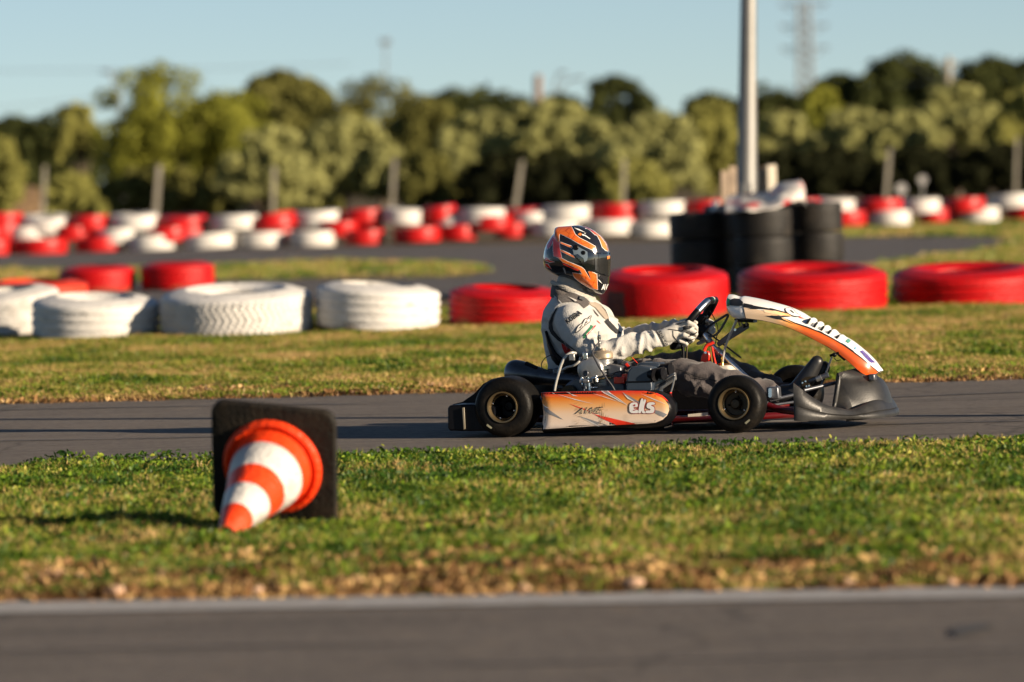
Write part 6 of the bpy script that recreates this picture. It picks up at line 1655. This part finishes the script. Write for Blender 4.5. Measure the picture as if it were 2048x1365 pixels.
PZ = [("orange_panel", [(292, 180), (330, 138), (570, 128), (600, 185), (640, 270), (720, 335), (860, 405), (1000, 485), (1025, 575), (960, 552), (800, 478), (700, 428), (560, 348), (420, 280), (362, 258), (350, 300), (352, 408), (300, 380), (277, 300), (277, 245)], M_hor),
      ("red_panel", [(243, 385), (277, 300), (300, 380), (352, 408), (366, 540), (398, 695), (330, 688), (252, 658), (243, 560)], M_hred),
      ("orange_stripe", [(378, 408), (560, 476), (588, 490), (574, 516), (378, 432)], M_hor2), ("orange_stripe", [(378, 545), (420, 562), (600, 648), (636, 698), (560, 660), (378, 572)], M_hor2),
      ("orange_panel", [(335, 695), (398, 700), (500, 758), (650, 818), (760, 866), (805, 905), (915, 1080), (885, 1062), (770, 990), (725, 912), (600, 850), (420, 772)], M_hor2),
      ("chin_panel", [(592, 962), (760, 988), (800, 1002), (895, 1075), (925, 1080), (880, 945), (930, 938), (1030, 992), (1046, 1265), (920, 1245), (800, 1178), (690, 1100), (632, 1050)], M_hor),
      ("forehead_panel", [(945, 222), (1000, 232), (1095, 312), (1185, 432), (1230, 572), (1190, 556), (1132, 500), (1090, 380), (1040, 292)], M_hor2),
      ("forehead_red", [(760, 118), (860, 152), (975, 214), (1045, 285), (1000, 275), (900, 185)], M_hcrim), ("rear_crimson", [(132, 515), (130, 460), (212, 342), (272, 252), (266, 330), (236, 390), (216, 460), (152, 536)], M_hcrim),
      ("rear_red", [(96, 680), (150, 700), (180, 738), (270, 768), (180, 775), (100, 742)], M_hred), ("rear_red", [(98, 792), (150, 802), (208, 892), (118, 850)], M_hred)]
for nm, poly, m in PZ:
    Q = [z_(*q) for q in poly]
    lay("white_outline", grow(Q, .9), S_hel, M_hwh, helmet, .0012, 3.2, -.1, mirror=0.0)
    lay(nm, Q, S_hel, m, helmet, .0022, 3.2, -.1, mirror=0.0)
M_vis = mat("smoked_visor", (.006, .007, .008), .04, coat=1.0, spec=.8)
vz = [(592, 505), (640, 470), (720, 482), (860, 572), (1030, 600), (1200, 600), (1252, 640), (1250, 1030), (1130, 1000), (1035, 960), (870, 930), (800, 860), (680, 720), (620, 650), (592, 560)]
vis = lay("visor", [z_(*q) for q in vz], S_hel, M_vis, helmet, .0042, 3.2, -.1, mirror=0.0)
sv = vis.modifiers.new("solid", 'SOLIDIFY'); sv.thickness = .002
lay("visor_base", [z_(*q) for q in [(602, 545), (650, 478), (690, 490), (860, 585), (866, 680), (852, 740), (808, 772), (790, 700), (735, 660), (690, 625), (620, 640)]], S_hel, flat("visor_reflect_grey", (.10, .13, .16), .3), helmet, .0062, 3.2, -.1, mirror=0.0)  # inner visor section, its grey-blue reflection put into the colour
lay("visor_strip", [z_(*q) for q in [(985, 700), (1022, 700), (1020, 910), (990, 905)]], S_hel, flat("visor_tint", (.03, .033, .036), .1), helmet, .0068, 3.2, -.1, mirror=0.0)
for cx, cy, r_ in ((655, 512, 5.8), (788, 602, 4.6)):
    px_, py_ = z_(cx, cy); p = S_hel.hit(px_, py_, .004, -.1)
    for s_ in (1, -1):
        t = MB(); t.lathe([(.001, -.006), (r_ / 449 * .8, -.006), (r_ / 449, -.003), (r_ / 449, .004)], V((p.x, p.y * s_, p.z)), 'Y', 18); t.build("visor_pivot", M_blk, helmet)
lay("visor_logo", [z_(*q) for q in [(1200, 665), (1245, 655), (1248, 700), (1205, 720)]], S_hel, M_hor2, helmet, .0066, 3, -.06)
letter("chin_lettering", "AV", z_(1110, 1272), z_(1238, 1268), 11, S_hel, M_hwh, helmet, .003, shear=.35, bold=.02, yref=-.07)
lay("red_script", [z_(*q) for q in [(402, 782), (520, 832), (700, 905), (702, 926), (640, 912), (430, 812)]], S_hel, M_hred, helmet, .0026, 3, -.1)
lay("grey_flash", [z_(*q) for q in [(415, 868), (440, 872), (460, 900), (478, 985), (455, 970)]], S_hel, flat("helmet_grey", (.22, .23, .25), .25), helmet, .0016, 3, -.1)
lay("teal_panel", [z_(*q) for q in [(120, 560), (215, 470), (238, 520), (245, 640), (330, 700), (400, 760), (280, 750), (170, 690), (125, 640)]], S_hel, flat("helmet_dark_teal", (.012, .03, .04), .25), helmet, .0012, 3, -.1, mirror=0.0)
lay("white_flash", [z_(*q) for q in [(620, 148), (700, 170), (838, 242), (760, 215), (690, 190)]], S_hel, M_hwh, helmet, .0016, 3, -.1)
lay("white_flash", [z_(*q) for q in [(1050, 1075), (1090, 1110), (1128, 1165), (1075, 1115)]], S_hel, M_hwh, helmet, .0016, 3, -.07)
lay("vent_mark", [z_(*q) for q in [(690, 268), (730, 238), (762, 262), (745, 292), (705, 285)]], S_hel, M_hor2, helmet, .0016, 3, -.08)
lay("vent_line", [z_(*q) for q in [(765, 262), (830, 285), (915, 350), (905, 356), (820, 300), (765, 285)]], S_hel, M_hwh, helmet, .0016, 3, -.08)
